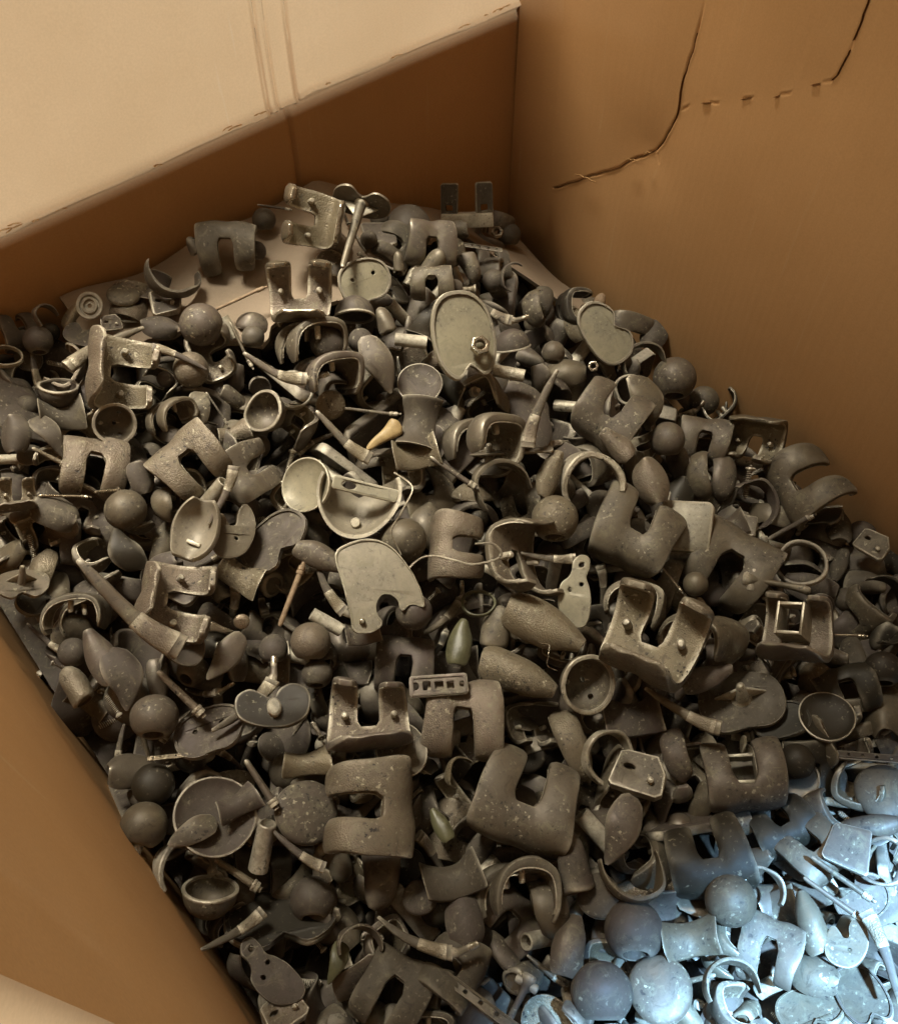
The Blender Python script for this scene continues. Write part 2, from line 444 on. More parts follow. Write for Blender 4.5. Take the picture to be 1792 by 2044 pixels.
THIN_P = [(-.40, -.44), (-.46, -.30), (-.475, -.12), (-.42, .05), (-.28, .14), (-.08, .165), (.15, .14), (.34, .05), (.45, -.10), (.48, -.28), (.43, -.46)]
def make_uni():
    P = [(-.5, -.30), (-.44, -.14), (-.30, .0), (-.1, .07), (.12, .07), (.32, -.01), (.44, -.15), (.47, -.32)]
    A, B, mask, nrm = fem_grid(.46, .12, .5, .45, .085, .075, 0, P, 21, True, .72)
    sh = bevel(solid_grid('runner', A, B, mask), 0.014, 2, 48)
    pg = lathe('peg', [(0, -.2), (.03, -.195), (.04, -.18), (.04, 0), (0, 0)], 12)
    return [('runner', sh, None), ('peg', moved(pg, T((0, -.12, .0))), 'satin_alloy'), ('peg', moved(pg, T((0, .16, .0))), 'satin_alloy')]
def kidney(a=.5, b=.34, nd=.15, nw=.13, n=56):
    o = []
    for k in range(n):
        t = 2 * math.pi * k / n
        c, s = math.cos(t), math.sin(t)
        x = a * math.copysign(abs(c) ** .85, c); y = b * math.copysign(abs(s) ** .85, s)
        if s < 0: y += nd * math.exp(-(x / nw) ** 2)
        o.append((x, y))
    return o
def shrink(o, f): 
    cx = sum(p[0] for p in o) / len(o); cy = sum(p[1] for p in o) / len(o)
    return [(cx + (p[0] - cx) * f, cy + (p[1] - cy) * f) for p in o]
def make_tray(a=.5, b=.34, nd=.15, nw=.13, stem=.55, rim=True, th=.06, hole=False):
    o = kidney(a, b, nd, nw)
    holes = [circ(-.2, .1, .035, 12), circ(.2, .1, .035, 12)] if hole else []
    parts = [('plate', fill('plate', [o] + holes, th, .014), None)]
    if rim: parts.append(('rim', moved(fill('rim', [shrink(o, .985), shrink(o, .90)], .035, .006), T((0, 0, th / 2 + .012))), None))
    if stem:
        L = stem
        st = lathe('stem', [(0, -L), (.03, -L * .99), (.048, -L * .95), (.085, -.06), (.12, 0), (0, 0)], 18)
        parts.append(('stem', moved(st, T((0, .02, -th / 2 + .004))), 'satin_alloy'))
        for s in (-1, 1):
            V = [(0, 0, 0), (.30 * s, .06, 0), (.06 * s, 0, -.3), (0, 0, -.32)]
            V2 = [(x, y + .035, z) for x, y, z in V]
            f = bevel(mk('fin', V + V2, [(0, 1, 2, 3), (7, 6, 5, 4), (0, 4, 5, 1), (1, 5, 6, 2), (2, 6, 7, 3), (3, 7, 4, 0)]), .008, 1, 30)
            parts.append(('fin', moved(f, T((0, 0, -th / 2 + .004))), None))
    return parts
def make_fan():
    o = [tuple(p) for p in catmull([(-.45, .30), (-.30, .43), (-.08, .48), (.12, .42), (.30, .24), (.42, .05), (.49, -.16), (.40, -.15), (.33, -.17), (.28, -.22),
                                    (.23, -.12), (.14, -.06), (.05, -.08), (.0, -.18), (.02, -.29), (.08, -.38), (-.02, -.47), (-.18, -.47), (-.24, -.3), (-.34, -.03)], 80, True)]
    st = lathe('stem', [(0, -.35), (.04, -.34), (.08, -.05), (.1, 0), (0, 0)], 16)
    kn = lathe('knob', [(0, .07), (.02, .065), (.03, .05), (.03, 0), (0, 0)], 12)
    top = fill('rim', [o, shrink(o, .955)], .03, .006)
    return [('plate', fill('plate', [o], .05, .012), None), ('rim', moved(top, T((0, 0, .026))), None),
            ('stem', moved(st, T((-.05, .05, -.02))), 'satin_alloy'), ('knob', moved(kn, T((-.12, -.36, .02))), 'bright_alloy')]
def make_hip(bow=.06, wide=.085, nk=True, head=False):
    L = np.linspace(0, 1, 16)
    path = [(-.5 + .82 * t, -bow * math.sin(math.pi * t * .9) + .10 * t ** 3, 0) for t in L]
    rad = [.018 + .022 * min(1, t * 4) + (wide - .04) * max(0, (t - .3) / .7) ** 1.3 for t in L]
    flat = [1.0 - .40 * max(0, (t - .25) / .75) for t in L]
    st = sweep('stem', path, rad, flat, 16, 2.7)
    bevel(st, .006, 1, 60)
    parts = [('stem', st, None)]
    sl = sweep('porous_sleeve', path[9:15], [r * 1.05 + .002 for r in rad[9:15]], flat[9:15], 16, 2.7)
    parts.append(('porous_sleeve', sl, 'porous_coating'))
    if nk:
        p0 = np.array(path[-1]); 
        nkp = [p0 + (-.015, -.0, 0), p0 + (.05, .05, 0), p0 + (.10, .12, 0), p0 + (.13, .165, 0)]
        parts.append(('neck', sweep('neck', nkp, [.058, .042, .033, .035], None, 14), 'satin_alloy'))
        tp = [p0 + (.128, .162, 0), p0 + (.155, .20, 0), p0 + (.175, .232, 0)]
        parts.append(('taper', sweep('taper', tp, [.04, .036, .032], None, 14), 'bright_alloy'))
    return parts
def make_rod(r=.05, flute=False, tip=.8):
    prof = [(0, -.5), (r * .5 * tip, -.495), (r * .9 * tip, -.46), (r * tip, -.40), (r, .28), (r * 1.0, .36), (r * 1.25, .37), (r * 1.25, .43), (r * .7, .44), (r * .65, .495), (0, .5)]
    me = lathe('shaft', prof, 16, axis='x')
    if flute:
        for v in me.vertices:
            if -.42 < v.co.x < .3:
                a = math.atan2(v.co.z, v.co.y); k = 1 - .16 * (0.5 + .5 * math.cos(a * 8))
                v.co.y *= k; v.co.z *= k
    col = lathe('collar', [(r * .9, .30), (r * 1.3, .305), (r * 1.38, .32), (r * 1.38, .345), (r * 1.3, .36), (r * .9, .365)], 16, axis='x')
    return [('shaft', me, None), ('collar', col, None)]
def make_flatbar(w=.06, t=.03):
    o = rrect(-.5, .5, -w, w, w * .9)
    hs = [circ(x, 0, w * .36, 10) for x in (-.36, -.18, 0, .18, .36)]
    return [('plate', fill('bar', [o] + hs, t, .008), None)]
def make_ball(bore=.2):
    pr = [(0.0, .5)]
    for k in range(1, 15):
        a = math.pi * k / 17.5; pr.append((.5 * math.sin(a), .5 * math.cos(a)))
    zl = pr[-1][1]
    pr += [(bore + .03, zl - .012), (bore, zl + .01), (bore * .9, zl + .35), (0, zl + .36)]
    return [('ball', lathe('ball', pr, 32, axis='y'), None)]
def make_neckball():
    b = make_ball()[0][1]
    nk = lathe('neck', [(0, 0), (.14, 0), (.12, -.25), (.12, -.45), (.17, -.62), (.2, -.66), (.2, -.72), (0, -.74)], 18, axis='y')
    return [('ball', b, None), ('neck', moved(nk, T((0, -.3, 0))), 'porous_coating')]
def make_cup(depth=.9, th=.07, holes=True):
    o, i_ = [], []
    for k in range(13):
        a = math.pi / 2 * k / 12
        o.append((.5 * math.sin(a), -.5 * depth * math.cos(a)))
    for k in range(12, -1, -1):
        a = math.pi / 2 * k / 12
        i_.append(((.5 - th) * math.sin(a), -(.5 - th) * depth * math.cos(a)))
    me = lathe('cup', o + [(.5, .03), (.49, .045), (.5 - th + .01, .045), (.5 - th, .03)] + i_[0:], 32)
    if holes:
        cs = []
        for az, el in ((60, 45), (180, 40), (300, 48), (0, 8)):
            d = Vector((math.sin(R(el)) * math.cos(R(az)), math.sin(R(el)) * math.sin(R(az)), -math.cos(R(el)) * depth))
            c = lathe('c', [(0, -.12), (.055, -.12), (.055, .12), (0, .12)], 12)
            c.transform(T(d * .47) @ d.to_track_quat('Z', 'Y').to_matrix().to_4x4()); cs.append(c)
        me = boolean(me, cs)
    rim = lathe('rim', [(.47, .03), (.505, .03), (.52, .045), (.52, .075), (.505, .09), (.455, .09), (.445, .075), (.445, .04), (.47, .03)], 32)
    return [('cup', me, None), ('rim', rim, None)]
def make_ring(t=.07, hgt=.16, a1=360, a0=0):
    b = .02
    pr = [(.5 - t, -hgt / 2 + b), (.5 - t + b, -hgt / 2), (.5 - b, -hgt / 2), (.5, -hgt / 2 + b), (.5, hgt / 2 - b), (.5 - b, hgt / 2), (.5 - t + b, hgt / 2), (.5 - t, hgt / 2 - b)]
    pr.append(pr[0])
    return [('ring', lathe('ring', pr, 36, a0, a1), None)]
def make_washer():
    parts = []
    for nm, r0, r1, h in (('outer_ring', .36, .5, .16), ('middle_ring', .2, .3, .2)):
        b = .02; pr = [(r0, -h / 2), (r1 - b, -h / 2), (r1, -h / 2 + b), (r1, h / 2 - b), (r1 - b, h / 2), (r0 + b, h / 2), (r0, h / 2 - b), (r0, -h / 2)]
        parts.append((nm, lathe(nm, pr, 32), None))
    parts.append(('web', lathe('web', [(.08, -.05), (.4, -.05), (.4, .0), (.08, .0), (.08, -.05)], 28), 'dark_alloy'))
    return parts
def make_disc(dome=.13, pegs=True):
    pr = [(0, dome)] + [(.5 * math.sin(math.pi / 2 * k / 9) * .97, dome * math.cos(math.pi / 2 * k / 9) ** 1.0) for k in range(1, 9)] + [(.49, .0), (.5, -.02), (.5, -.06), (.48, -.08), (0, -.08)]
    parts = [('dome', lathe('dome', pr, 34), None)]
    if pegs:
        pg = lathe('peg', [(0, -.16), (.04, -.155), (.05, -.14), (.05, 0), (0, 0)], 12)
        for a in (90, 210, 330): parts.append(('peg', moved(pg, T((.25 * math.cos(R(a)), .25 * math.sin(R(a)), -.07))), None))
    return parts
def make_dish():
    pr = [(0, -.05), (.2, -.045), (.36, -.02), (.44, .03), (.46, .05), (.475, .06), (.495, .055), (.5, .03), (.47, -.06), (.38, -.10), (.2, -.12), (0, -.13)]
    pr = pr + [pr[0]]
    me = lathe('dish', pr[:-1], 40)
    st = lathe('peg', [(0, -.36), (.05, -.35), (.07, -.32), (.08, -.1), (0, -.1)], 14)
    return [('dish', me, None), ('peg', moved(st, T((0, 0, -.06))), None)]
def make_hull():
    """half of a deep shell closed by a crossbar with an oval hole"""
    pr = []
    for k in range(11):
        q = math.pi / 2 * k / 10; pr.append((.5 * math.sin(q), -.42 * math.cos(q)))
    pr += [(.505, .03), (.47, .03)]
    for k in range(10, -1, -1):
        q = math.pi / 2 * k / 10; pr.append((.45 * math.sin(q), -.37 * math.cos(q)))
    sh = lathe('shell', pr, 26, 165, 395)
    bar = moved(fill('crossbar', [rrect(-.34, .46, -.075, .075, .03), [(-.14 + .085 * math.cos(t / 8 * math.pi), .045 * math.sin(t / 8 * math.pi)) for t in range(16)]], .07, .014), T((0, .06, .0)))
    lug = lathe('lug', [(0, .05), (.05, .05), (.06, .03), (.06, -.03), (0, -.03)], 14)
    return [('shell', sh, None), ('crossbar', bar, None), ('lug', moved(lug, T((.04, -.30, -.22))), None)]
def make_pear(hole=True):
    o = [tuple(p) for p in catmull([(-.02, .5), (-.1, .42), (-.09, .27), (-.13, .16), (-.25, .05), (-.29, -.12), (-.25, -.33), (-.1, -.47), (.08, -.48), (.22, -.36), (.26, -.15), (.2, .05), (.13, .18), (.13, .32), (.1, .45)], 60, True)]
    hs = [circ(.02, .36, .035, 10), circ(.08, .08, .03, 10), circ(-.1, -.02, .03, 10)] if hole else []
    pl = fill('plate', [o] + hs, .06, .016)
    return [('plate', pl, None)]
def make_notchdisc():
    o = [tuple(p) for p in catmull([(-.30, .28), (-.20, .34), (-.12, .24), (-.05, .12), (.05, .16), (.06, .34), (.14, .48), (.27, .46), (.36, .28), (.36, .0), (.26, -.28), (.05, -.46), (-.2, -.46), (-.34, -.28), (-.37, .02)], 70, True)]
    return [('plate', fill('plate', [o, circ(.04, -.12, .035, 8)], .10, .02), None)]
def make_slot():
    o = rrect(-.5, .5, -.17, .17, .06)
    hs = [circ(-.39, 0, .055, 12), rrect(-.27, -.13, -.07, .07, .02), rrect(-.06, .09, -.065, .065, .02), rrect(.15, .27, -.06, .06, .02), circ(.40, 0, .045, 12)]
    p = [('plate', fill('plate', [o] + hs, .07, .01), None)]
    p.append(('raised_edge', moved(fill('edge', [rrect(-.47, .47, -.15, .15, .05), rrect(-.43, .43, -.115, .115, .03)], .03, .005), T((0, 0, .045))), None))
    return p
def make_block(w=.5, h=.42, t=.34, hole=True):
    o = rrect(-w, w, -h, h, .12)
    return [('body', fill('block', [o] + ([circ(.05, -.05, .09, 14)] if hole else []), t, .04), None)]
def make_augment():
    """stepped augment block with a chamfered side and a slot"""
    o = [(-.5, -.34), (-.42, -.42), (.36, -.42), (.48, -.30), (.5, .12), (.30, .40), (-.34, .42), (-.46, .34)]
    low = fill('body', [o, [(-.2 + .10 * math.cos(t / 8 * math.pi), .05 + .055 * math.sin(t / 8 * math.pi)) for t in range(16)]], .30, .05)
    peg = lathe('peg', [(0, .16), (.05, .155), (.065, .14), (.065, 0), (0, 0)], 14)
    return [('body', low, None), ('peg', moved(peg, T((.22, -.12, .13))), None)]
def make_wedge():
    xs = np.linspace(0, 1, 14); rings = []
    for t in xs:
        a = .24 * (1 - .72 * t) * (min(1, (t + .02) / .12)) ** .5 * (1 if t < .97 else .6); z = .13 * (1 - .55 * t) * min(1, (t + .03) / .12) ** .5
        ring = []
        for k in range(18):
            q = 2 * math.pi * k / 18; c, s = math.cos(q), math.sin(q)
            ring.append((-.5 + t, a * math.copysign(abs(c) ** .75, c), z * math.copysign(abs(s) ** .75, s)))
        rings.append(ring)
    return [('body', loft('wedge', rings), None)]
def make_tear():
    """one-sided runner: pointed at one end, strongly domed, hollow below"""
    n, m = 17, 11
    A = np.zeros((n, m, 3)); B = A.copy()
    for i in range(n):
        t = i / (n - 1); w_ = .30 * (math.sin(math.pi * (.05 + .87 * t)) ** .42) * (1.10 - .42 * t)
        for j in range(m):
            s = -1 + 2 * j / (m - 1)
            z = .20 * (1 - .9 * abs(s) ** 2.6) * math.sin(math.pi * (.12 + .80 * t)) ** .7
            A[i, j] = (-.5 + t, s * w_, z); B[i, j] = (-.5 + t * .98 + .01, s * w_ * .92, z - .07 - .05 * (1 - abs(s)))
    return [('runner', bevel(solid_grid('tear', A, B), .016, 2, 45), None)]
def make_fork():
    base = box('base', -.5, .5, -.15, .12, -.14, .14, .03)
    ups = []
    for s in (-1, 1):
        o = rrect(-.17, .17, 0, .62, .05)
        m = fill('arm', [o, rrect(-.07, .07, .08, .2, .03)], .09, .015)
        m.transform(T((.33 * s, .08, 0)) @ RY(12 * s)); ups.append(('arm', m, None))
    return [('base', base, None)] + ups
def make_screw():
    n, L = 12, 70; V, F = [], []
    for i in range(L):
        x = -.5 + .82 * i / (L - 1)
        for k in range(n):
            a = 2 * math.pi * k / n
            ph = (x * 16 - a / (2 * math.pi)) % 1.0
            r = (.06 + .035 * (1 - abs(ph - .5) * 2) ** 1.5) * min(1, (x + .52) / .1)
            V.append((x, r * math.cos(a), r * math.sin(a)))
    for i in range(L - 1):
        for k in range(n):
            q = (k + 1) % n; F.append((i * n + k, i * n + q, (i + 1) * n + q, (i + 1) * n + k))
    sh = mk('thread', V, F)
    hd = lathe('head', [(0, .5), (.05, .49), (.05, .44), (.1, .44), (.14, .42), (.15, .38), (.07, .31), (0, .3)], 16, axis='x')
    return [('thread', sh, None), ('head', hd, None)]
def make_blade():
    xs = np.linspace(0, 1, 16); rings = []
    for t in xs:
        a = .025 + .235 * math.sin(math.pi * min(1, .04 + .72 * t)) ** 1.2; z = .035 + .05 * math.sin(math.pi * t) 
        e = min(1, (t + .02) / .06, (1.02 - t) / .06) ** .5
        cx, cy = -.5 + t, .16 * (t - .4) ** 2 + .10 * t
        ring = []
        for k in range(16):
            q = 2 * math.pi * k / 16; c, s = math.cos(q), math.sin(q)
            ring.append((cx, cy + a * e * math.copysign(abs(c) ** .8, c), z * e * s + .12 * math.sin(math.pi * t)))
        rings.append(ring)
    return [('body', loft('blade', rings), None)]
def make_bullet():
    pr = [(0, .5), (.06, .49), (.16, .43), (.24, .30), (.29, .12), (.31, -.08), (.31, -.36), (.29, -.42), (.24, -.45), (.20, -.46), (.19, -.40), (0, -.38)]
    return [('body', lathe('bullet', pr, 26, axis='y'), None)]
def make_tube(r=.2, t=.05):
    pr = [(r - t, -.5), (r - .015, -.5), (r, -.485), (r, .485), (r - .015, .5), (r - t, .5), (r - t, -.5)]
    return [('tube', lathe('tube', pr, 24, axis='y'), None)]
def make_saddle():
    n, m = 15, 11
    A = np.zeros((n, m, 3)); B = A.copy()
    for i in range(n):
        u = -1 + 2 * i / (n - 1)
        for j in range(m):
            v = -1 + 2 * j / (m - 1)
            x = .5 * u; y = .30 * v * (1 - .10 * math.cos(u * 2.2) + .12 * u) 
            z = .22 * u * u - .16 * v * v
            A[i, j] = (x, y, z); B[i, j] = (x, y * .96, z - .09)
    return [('body', bevel(solid_grid('saddle', A, B), .018, 2, 45), None)]
def make_hook(th=.05, wd=.14, a1=215):
    n = 26; A = np.zeros((n, 5, 3)); B = A.copy()
    for i in range(n):
        t = i / (n - 1); a = R(-20 + a1 * t); r = .5 - .10 * t
        q = th * (.55 + .9 * math.sin(math.pi * t))
        for j in range(5):
            z = wd * (.7 + .4 * math.sin(math.pi * t)) * (-1 + j / 2)
            cr = .02 * (abs(-1 + j / 2) ** 2)
            A[i, j] = ((r - cr) * math.cos(a), (r - cr) * math.sin(a), z); B[i, j] = ((r - q) * math.cos(a), (r - q) * math.sin(a), z)
    return [('band', bevel(solid_grid('hook', A, B), .014, 2, 45), None)]
def make_shell():
    """open curved shell, a piece of a cup wall"""
    n, m = 15, 13; A = np.zeros((n, m, 3)); B = A.copy()
    for i in range(n):
        u = -1 + 2 * i / (n - 1)
        for j in range(m):
            v = -1 + 2 * j / (m - 1)
            w_ = .34 * math.sqrt(max(.05, 1 - .8 * u * u)) 
            x, y = w_ * v, .5 * u
            z = .26 * (1 - .75 * v * v - .35 * u * u)
            k = .84
            A[i, j] = (x, y, z); B[i, j] = (x * .88, y * .92, z - .075)
    lip = box('lip', -.10, .10, -.03, .03, -.02, .06, .01)
    return [('shell', bevel(solid_grid('shell', A, B), .014, 2, 45), None), ('lip', moved(lip, T((0, -.2, .12))), None)]
def make_wire(seed):
    g = random.Random(seed)
    P = [(-.5, 0, 0), (-.3, .14 + .1 * g.random(), .05), (0, .05 * g.random(), .09), (.22, -.12 + .1 * g.random(), .05), (.5, .06 * g.random(), 0)]
    if seed % 2: P += [(.42, .2, .02), (.25, .22, .04)]
    C = catmull(P, 36)
    return [('wire', sweep('wire', C, [.013] * len(C), None, 7), None)]
def make_tee():
    bar = lathe('handle', [(0, -.5), (.05, -.49), (.07, -.45), (.055, -.2), (.05, 0), (.06, .25), (.11, .38), (.13, .46), (.1, .5), (0, .5)], 16, axis='x')
    cr = lathe('crossbar', [(0, -.2), (.06, -.19), (.075, -.16), (.06, 0), (.075, .16), (.06, .19), (0, .2)], 14, axis='y')
    return [('handle', bar, None), ('crossbar', moved(cr, T((.36, 0, 0))), None)]
def make_nut():
    o = [(.5 * math.cos(R(60 * k)), .5 * math.sin(R(60 * k))) for k in range(6)]
    return [('nut', fill('nut', [o, circ(0, 0, .24, 16)], .4, .05), None)]
def make_lobes():
    """double-lobed spacer"""
    o = [tuple(p) for p in catmull([(-.5, 0), (-.46, .16), (-.3, .25), (-.12, .17), (0, .1), (.1, .2), (.28, .27), (.45, .18), (.5, 0), (.44, -.16), (.25, -.22), (0, -.23), (-.25, -.22), (-.44, -.15)], 60, True)]
    top = [('plate', fill('plate', [o], .12, .03), None)]
    kn = lathe('boss', [(0, .12), (.08, .12), (.1, .10), (.1, 0), (0, 0)], 16)
    top.append(('boss', moved(kn, T((.0, -.02, .05))), None))
    return top

# base rotations bring another side of the same piece to the front
KIND = {
    'fem': (lambda: make_fem(), None), 'femT': (lambda: make_fem(.30, .45, .62, .09, .03, .03, P=THIN_P), None),
    'femB': (lambda: make_fem(.31, .44, .80, .115, .03, .03, True, False), None),
    'uni': (make_uni, None), 'tray': (make_tray, None), 'oval': (lambda: make_tray(.34, .5, .18, .10, .45), None),
    'lobed': (lambda: make_tray(.5, .36, .24, .15, 1.45, False, .05), None), 'plate': (lambda: make_tray(.5, .42, .05, .2, .4, True, .06, True), None),
    'fan': (make_fan, None), 'hip': (make_hip, None), 'hip2': (lambda: make_hip(.02, .06), None), 'spike': (lambda: make_hip(.008, .078, False), None),
    'rod': (make_rod, None), 'rodF': (lambda: make_rod(.07, True), None), 'rodN': (lambda: make_rod(.03, False, .9), None),
    'bar': (make_flatbar, None), 'ball': (make_ball, None), 'neckball': (make_neckball, None),
    'cup': (make_cup, None), 'bowl': (lambda: make_cup(1.0, .05, False), None), 'ring': (make_ring, None), 'cring': (lambda: make_ring(.08, .2, 275, 20), None),
    'arch': (lambda: make_ring(.09, .3, 205, -12), None), 'washer': (make_washer, None), 'disc': (make_disc, None), 'dish': (make_dish, None),
    'pear': (make_pear, None), 'hull': (make_hull, None), 'ndisc': (make_notchdisc, None), 'slot': (make_slot, None), 'block': (make_block, None),
    'blk': (make_augment, None),
    'slab': (lambda: make_block(.5, .48, .14, False), None), 'wedge': (make_wedge, None), 'tear': (make_tear, None), 'fork': (make_fork, None),
    'screw': (make_screw, None), 'blade': (make_blade, None), 'bullet': (make_bullet, None), 'tube': (make_tube, None), 'saddle': (make_saddle, None),
    'hook': (make_hook, None), 'shell': (make_shell, None), 'wire': (lambda: make_wire(2), None), 'wireL': (lambda: make_wire(5), None),
    'tee': (make_tee, None), 'nut': (make_nut, None), 'lobes': (make_lobes, None),
}
NAMES = {'fem': 'knee_component', 'femT': 'knee_component', 'femB': 'boxed_knee_component', 'uni': 'condyle_runner', 'tray': 'tibial_tray', 'oval': 'oval_tray',
    'lobed': 'stemmed_tray', 'plate': 'tibial_tray', 'fan': 'fan_tray', 'hip': 'hip_implant', 'hip2': 'hip_implant', 'spike': 'stem_spike', 'rod': 'stem_rod', 'rodF': 'fluted_rod',
    'rodN': 'thin_rod', 'bar': 'bone_plate', 'ball': 'femoral_ball', 'neckball': 'necked_ball', 'cup': 'socket_cup', 'bowl': 'bowl_cup', 'ring': 'ring', 'cring': 'split_ring',
    'arch': 'arched_band', 'washer': 'ring_washer', 'disc': 'domed_button', 'dish': 'round_dish', 'pear': 'pear_plate', 'hull': 'hollow_shell_piece', 'ndisc': 'notched_plate', 'slot': 'slotted_plate',
    'block': 'spacer_block', 'blk': 'augment_block', 'slab': 'flat_slab', 'wedge': 'wedge', 'tear': 'teardrop_runner', 'fork': 'fork_bracket', 'screw': 'bone_screw', 'blade': 'fin_plate',
    'bullet': 'bullet_plug', 'tube': 'tube', 'saddle': 'saddle_piece', 'hook': 'hook_band', 'shell': 'curved_shell', 'wire': 'wire', 'wireL': 'wire', 'tee': 'cross_bar',
    'nut': 'hex_nut', 'lobes': 'double_lobed_plate'}
CATS = {'fem': 'knee implant', 'femT': 'knee implant', 'femB': 'knee implant', 'uni': 'knee runner', 'tray': 'tray', 'oval': 'tray', 'lobed': 'tray', 'plate': 'tray', 'fan': 'tray',
    'hip': 'hip stem', 'hip2': 'hip stem', 'spike': 'stem', 'rod': 'rod', 'rodF': 'rod', 'rodN': 'rod', 'bar': 'bone plate', 'ball': 'ball head', 'neckball': 'ball head',
    'cup': 'cup', 'bowl': 'cup', 'ring': 'ring', 'cring': 'ring', 'arch': 'band', 'washer': 'washer', 'disc': 'button', 'dish': 'dish', 'pear': 'plate', 'hull': 'shell', 'ndisc': 'plate',
    'slot': 'plate', 'block': 'block', 'blk': 'block', 'slab': 'plate', 'wedge': 'wedge', 'tear': 'knee runner', 'fork': 'bracket', 'screw': 'screw', 'blade': 'blade', 'bullet': 'plug',
    'tube': 'tube', 'saddle': 'saddle piece', 'hook': 'band', 'shell': 'shell', 'wire': 'wire', 'wireL': 'wire', 'tee': 'handle', 'nut': 'nut', 'lobes': 'plate'}
BASEPARTS = {k: f[0]() for k, f in KIND.items()}
STIFF = {'ball': .12, 'neckball': .2, 'cup': .3, 'bowl': .35, 'ring': .5, 'washer': .1, 'disc': .35, 'dish': .25, 'slot': .3, 'nut': .1, 'screw': .3, 'rod': .25, 'rodF': .3, 'rodN': .4, 'fan': .35, 'oval': .35,
         'bar': .5, 'tube': .4, 'fork': .3, 'spike': .22, 'hip': .5, 'hip2': .5, 'tee': .4, 'fem': .8, 'femT': .9, 'femB': .6, 'tray': .6, 'plate': .6, 'lobed': .3, 'wedge': .8, 'hull': .4}
def warp(me, seed, amp):
    """bent, twisted and dented copy: no two castings are quite alike"""
    g = np.random.default_rng(seed)
    m = me.copy(); n = len(m.vertices)
    c = np.empty(n * 3); m.vertices.foreach_get('co', c); c = c.reshape(-1, 3)
    k = g.uniform(-1, 1, 12) * amp
    x, y, z = c[:, 0].copy(), c[:, 1].copy(), c[:, 2].copy()
    z += .30 * k[0] * x * x + .30 * k[1] * y * y + .22 * k[2] * x * y
    x *= 1 + .28 * k[3] * y + .10 * k[4]; y *= 1 + .28 * k[5] * x + .12 * k[6]
    a = .35 * k[7] * y; x, z = x * np.cos(a) - z * np.sin(a), x * np.sin(a) + z * np.cos(a)
    x += .18 * k[8] * y * y; y += .18 * k[9] * x * x
    f = g.uniform(4, 9, (3, 3)); p = g.uniform(0, 6, 3)
    P = np.stack([x, y, z], 1); Q = P.copy()
    for i in range(3): Q[:, i] += .014 * amp * np.sin(P @ f[i] + p[i])
    m.vertices.foreach_set('co', Q.ravel()); m.update()
    return m
NVAR = 5
VARIANTS = {}
for ki, (k, ps) in enumerate(BASEPARTS.items()):
    VARIANTS[k] = [[(nm, warp(me, 100 * ki + v, STIFF.get(k, 1.0)), mt) for nm, me, mt in ps] for v in range(NVAR)]
PARTS = {k: v[0] for k, v in VARIANTS.items()}
MAIN = {'p': 'polished_alloy', 's': 'satin_alloy', 'd': 'dusty_alloy', 'g': 'porous_coating', 'k': 'dark_alloy', 'b': 'bright_alloy', 'y': 'yellowed_plastic', 't': 'tan_cement', 'v': 'green_grey_plastic', 'l': 'pale_alloy'}
for vs in VARIANTS.values():
    for ps in vs:
        for _, me, _m in ps:
            me.materials.clear(); me.materials.append(None)

def spawn(kind, M, mat, label, group=None):
    """one implant: a mesh, or an Empty with its parts as children"""
    ps = VARIANTS[kind][rng.randrange(NVAR)]
    def put(nm, me, m):
        o = bpy.data.objects.new(nm, me); COL.objects.link(o)
        o.material_slots[0].link = 'OBJECT'; o.material_slots[0].material = MATS[m]
        return o
    main = MAIN[mat]
    if len(ps) == 1:
        root = put(NAMES[kind], ps[0][1], ps[0][2] or main)
    else:
        root = bpy.data.objects.new(NAMES[kind], None); COL.objects.link(root); root.empty_display_size = .02
        for nm, me, m in ps:
            use = main if (m is None or mat in 'kytv') else m
            o = put(nm, me, use); o.parent = root
    root.matrix_world = M
    root['label'] = label; root['category'] = CATS[kind]
    if group: root['group'] = group
    return root

# ------------------------------------------------------------------ the cardboard box
XL, XR, YB, YF, ZF = -0.050, 0.545, 0.602, -0.360, -0.085
FOLD = 0.229
def ray(px, py):
    c = np.array([px - CX, py - CY, FPX]); return AX @ c
def on_x(px, py, x):
    r = ray(px, py); return CAM + r * (x / r[0])
def on_y(px, py, y):
    r = ray(px, py); return CAM + r * (y / r[1])
def S01(t): t = np.clip(t, 0, 1); return t * t * (3 - 2 * t)
def bumps(x, y):
    return (0.006 * math.sin(x * 31 + 1.3) * math.sin(y * 27 + .4) + 0.004 * math.sin(x * 57 - y * 43 + 2.1))
def heap(x, y):
    """height of the heap's surface: a drift against the back left, thin towards the right wall"""
    m = 0.15 * min(1, max(0, (XR - x) / 0.22)) * float(S01((y - .10) / .50)) ** 0.9
    return 0.010 + m + bumps(x, y) * 0.8
def on_heap(px, py, lift=0.0):
    r = ray(px, py); t = (0.03 - CAM[2]) / r[2]
    for _ in range(30):
        p = CAM + r * t
        z = heap(p[0], p[1]) + lift
        t += 0.6 * ((z - CAM[2]) / r[2] - t)
    return CAM + r * t

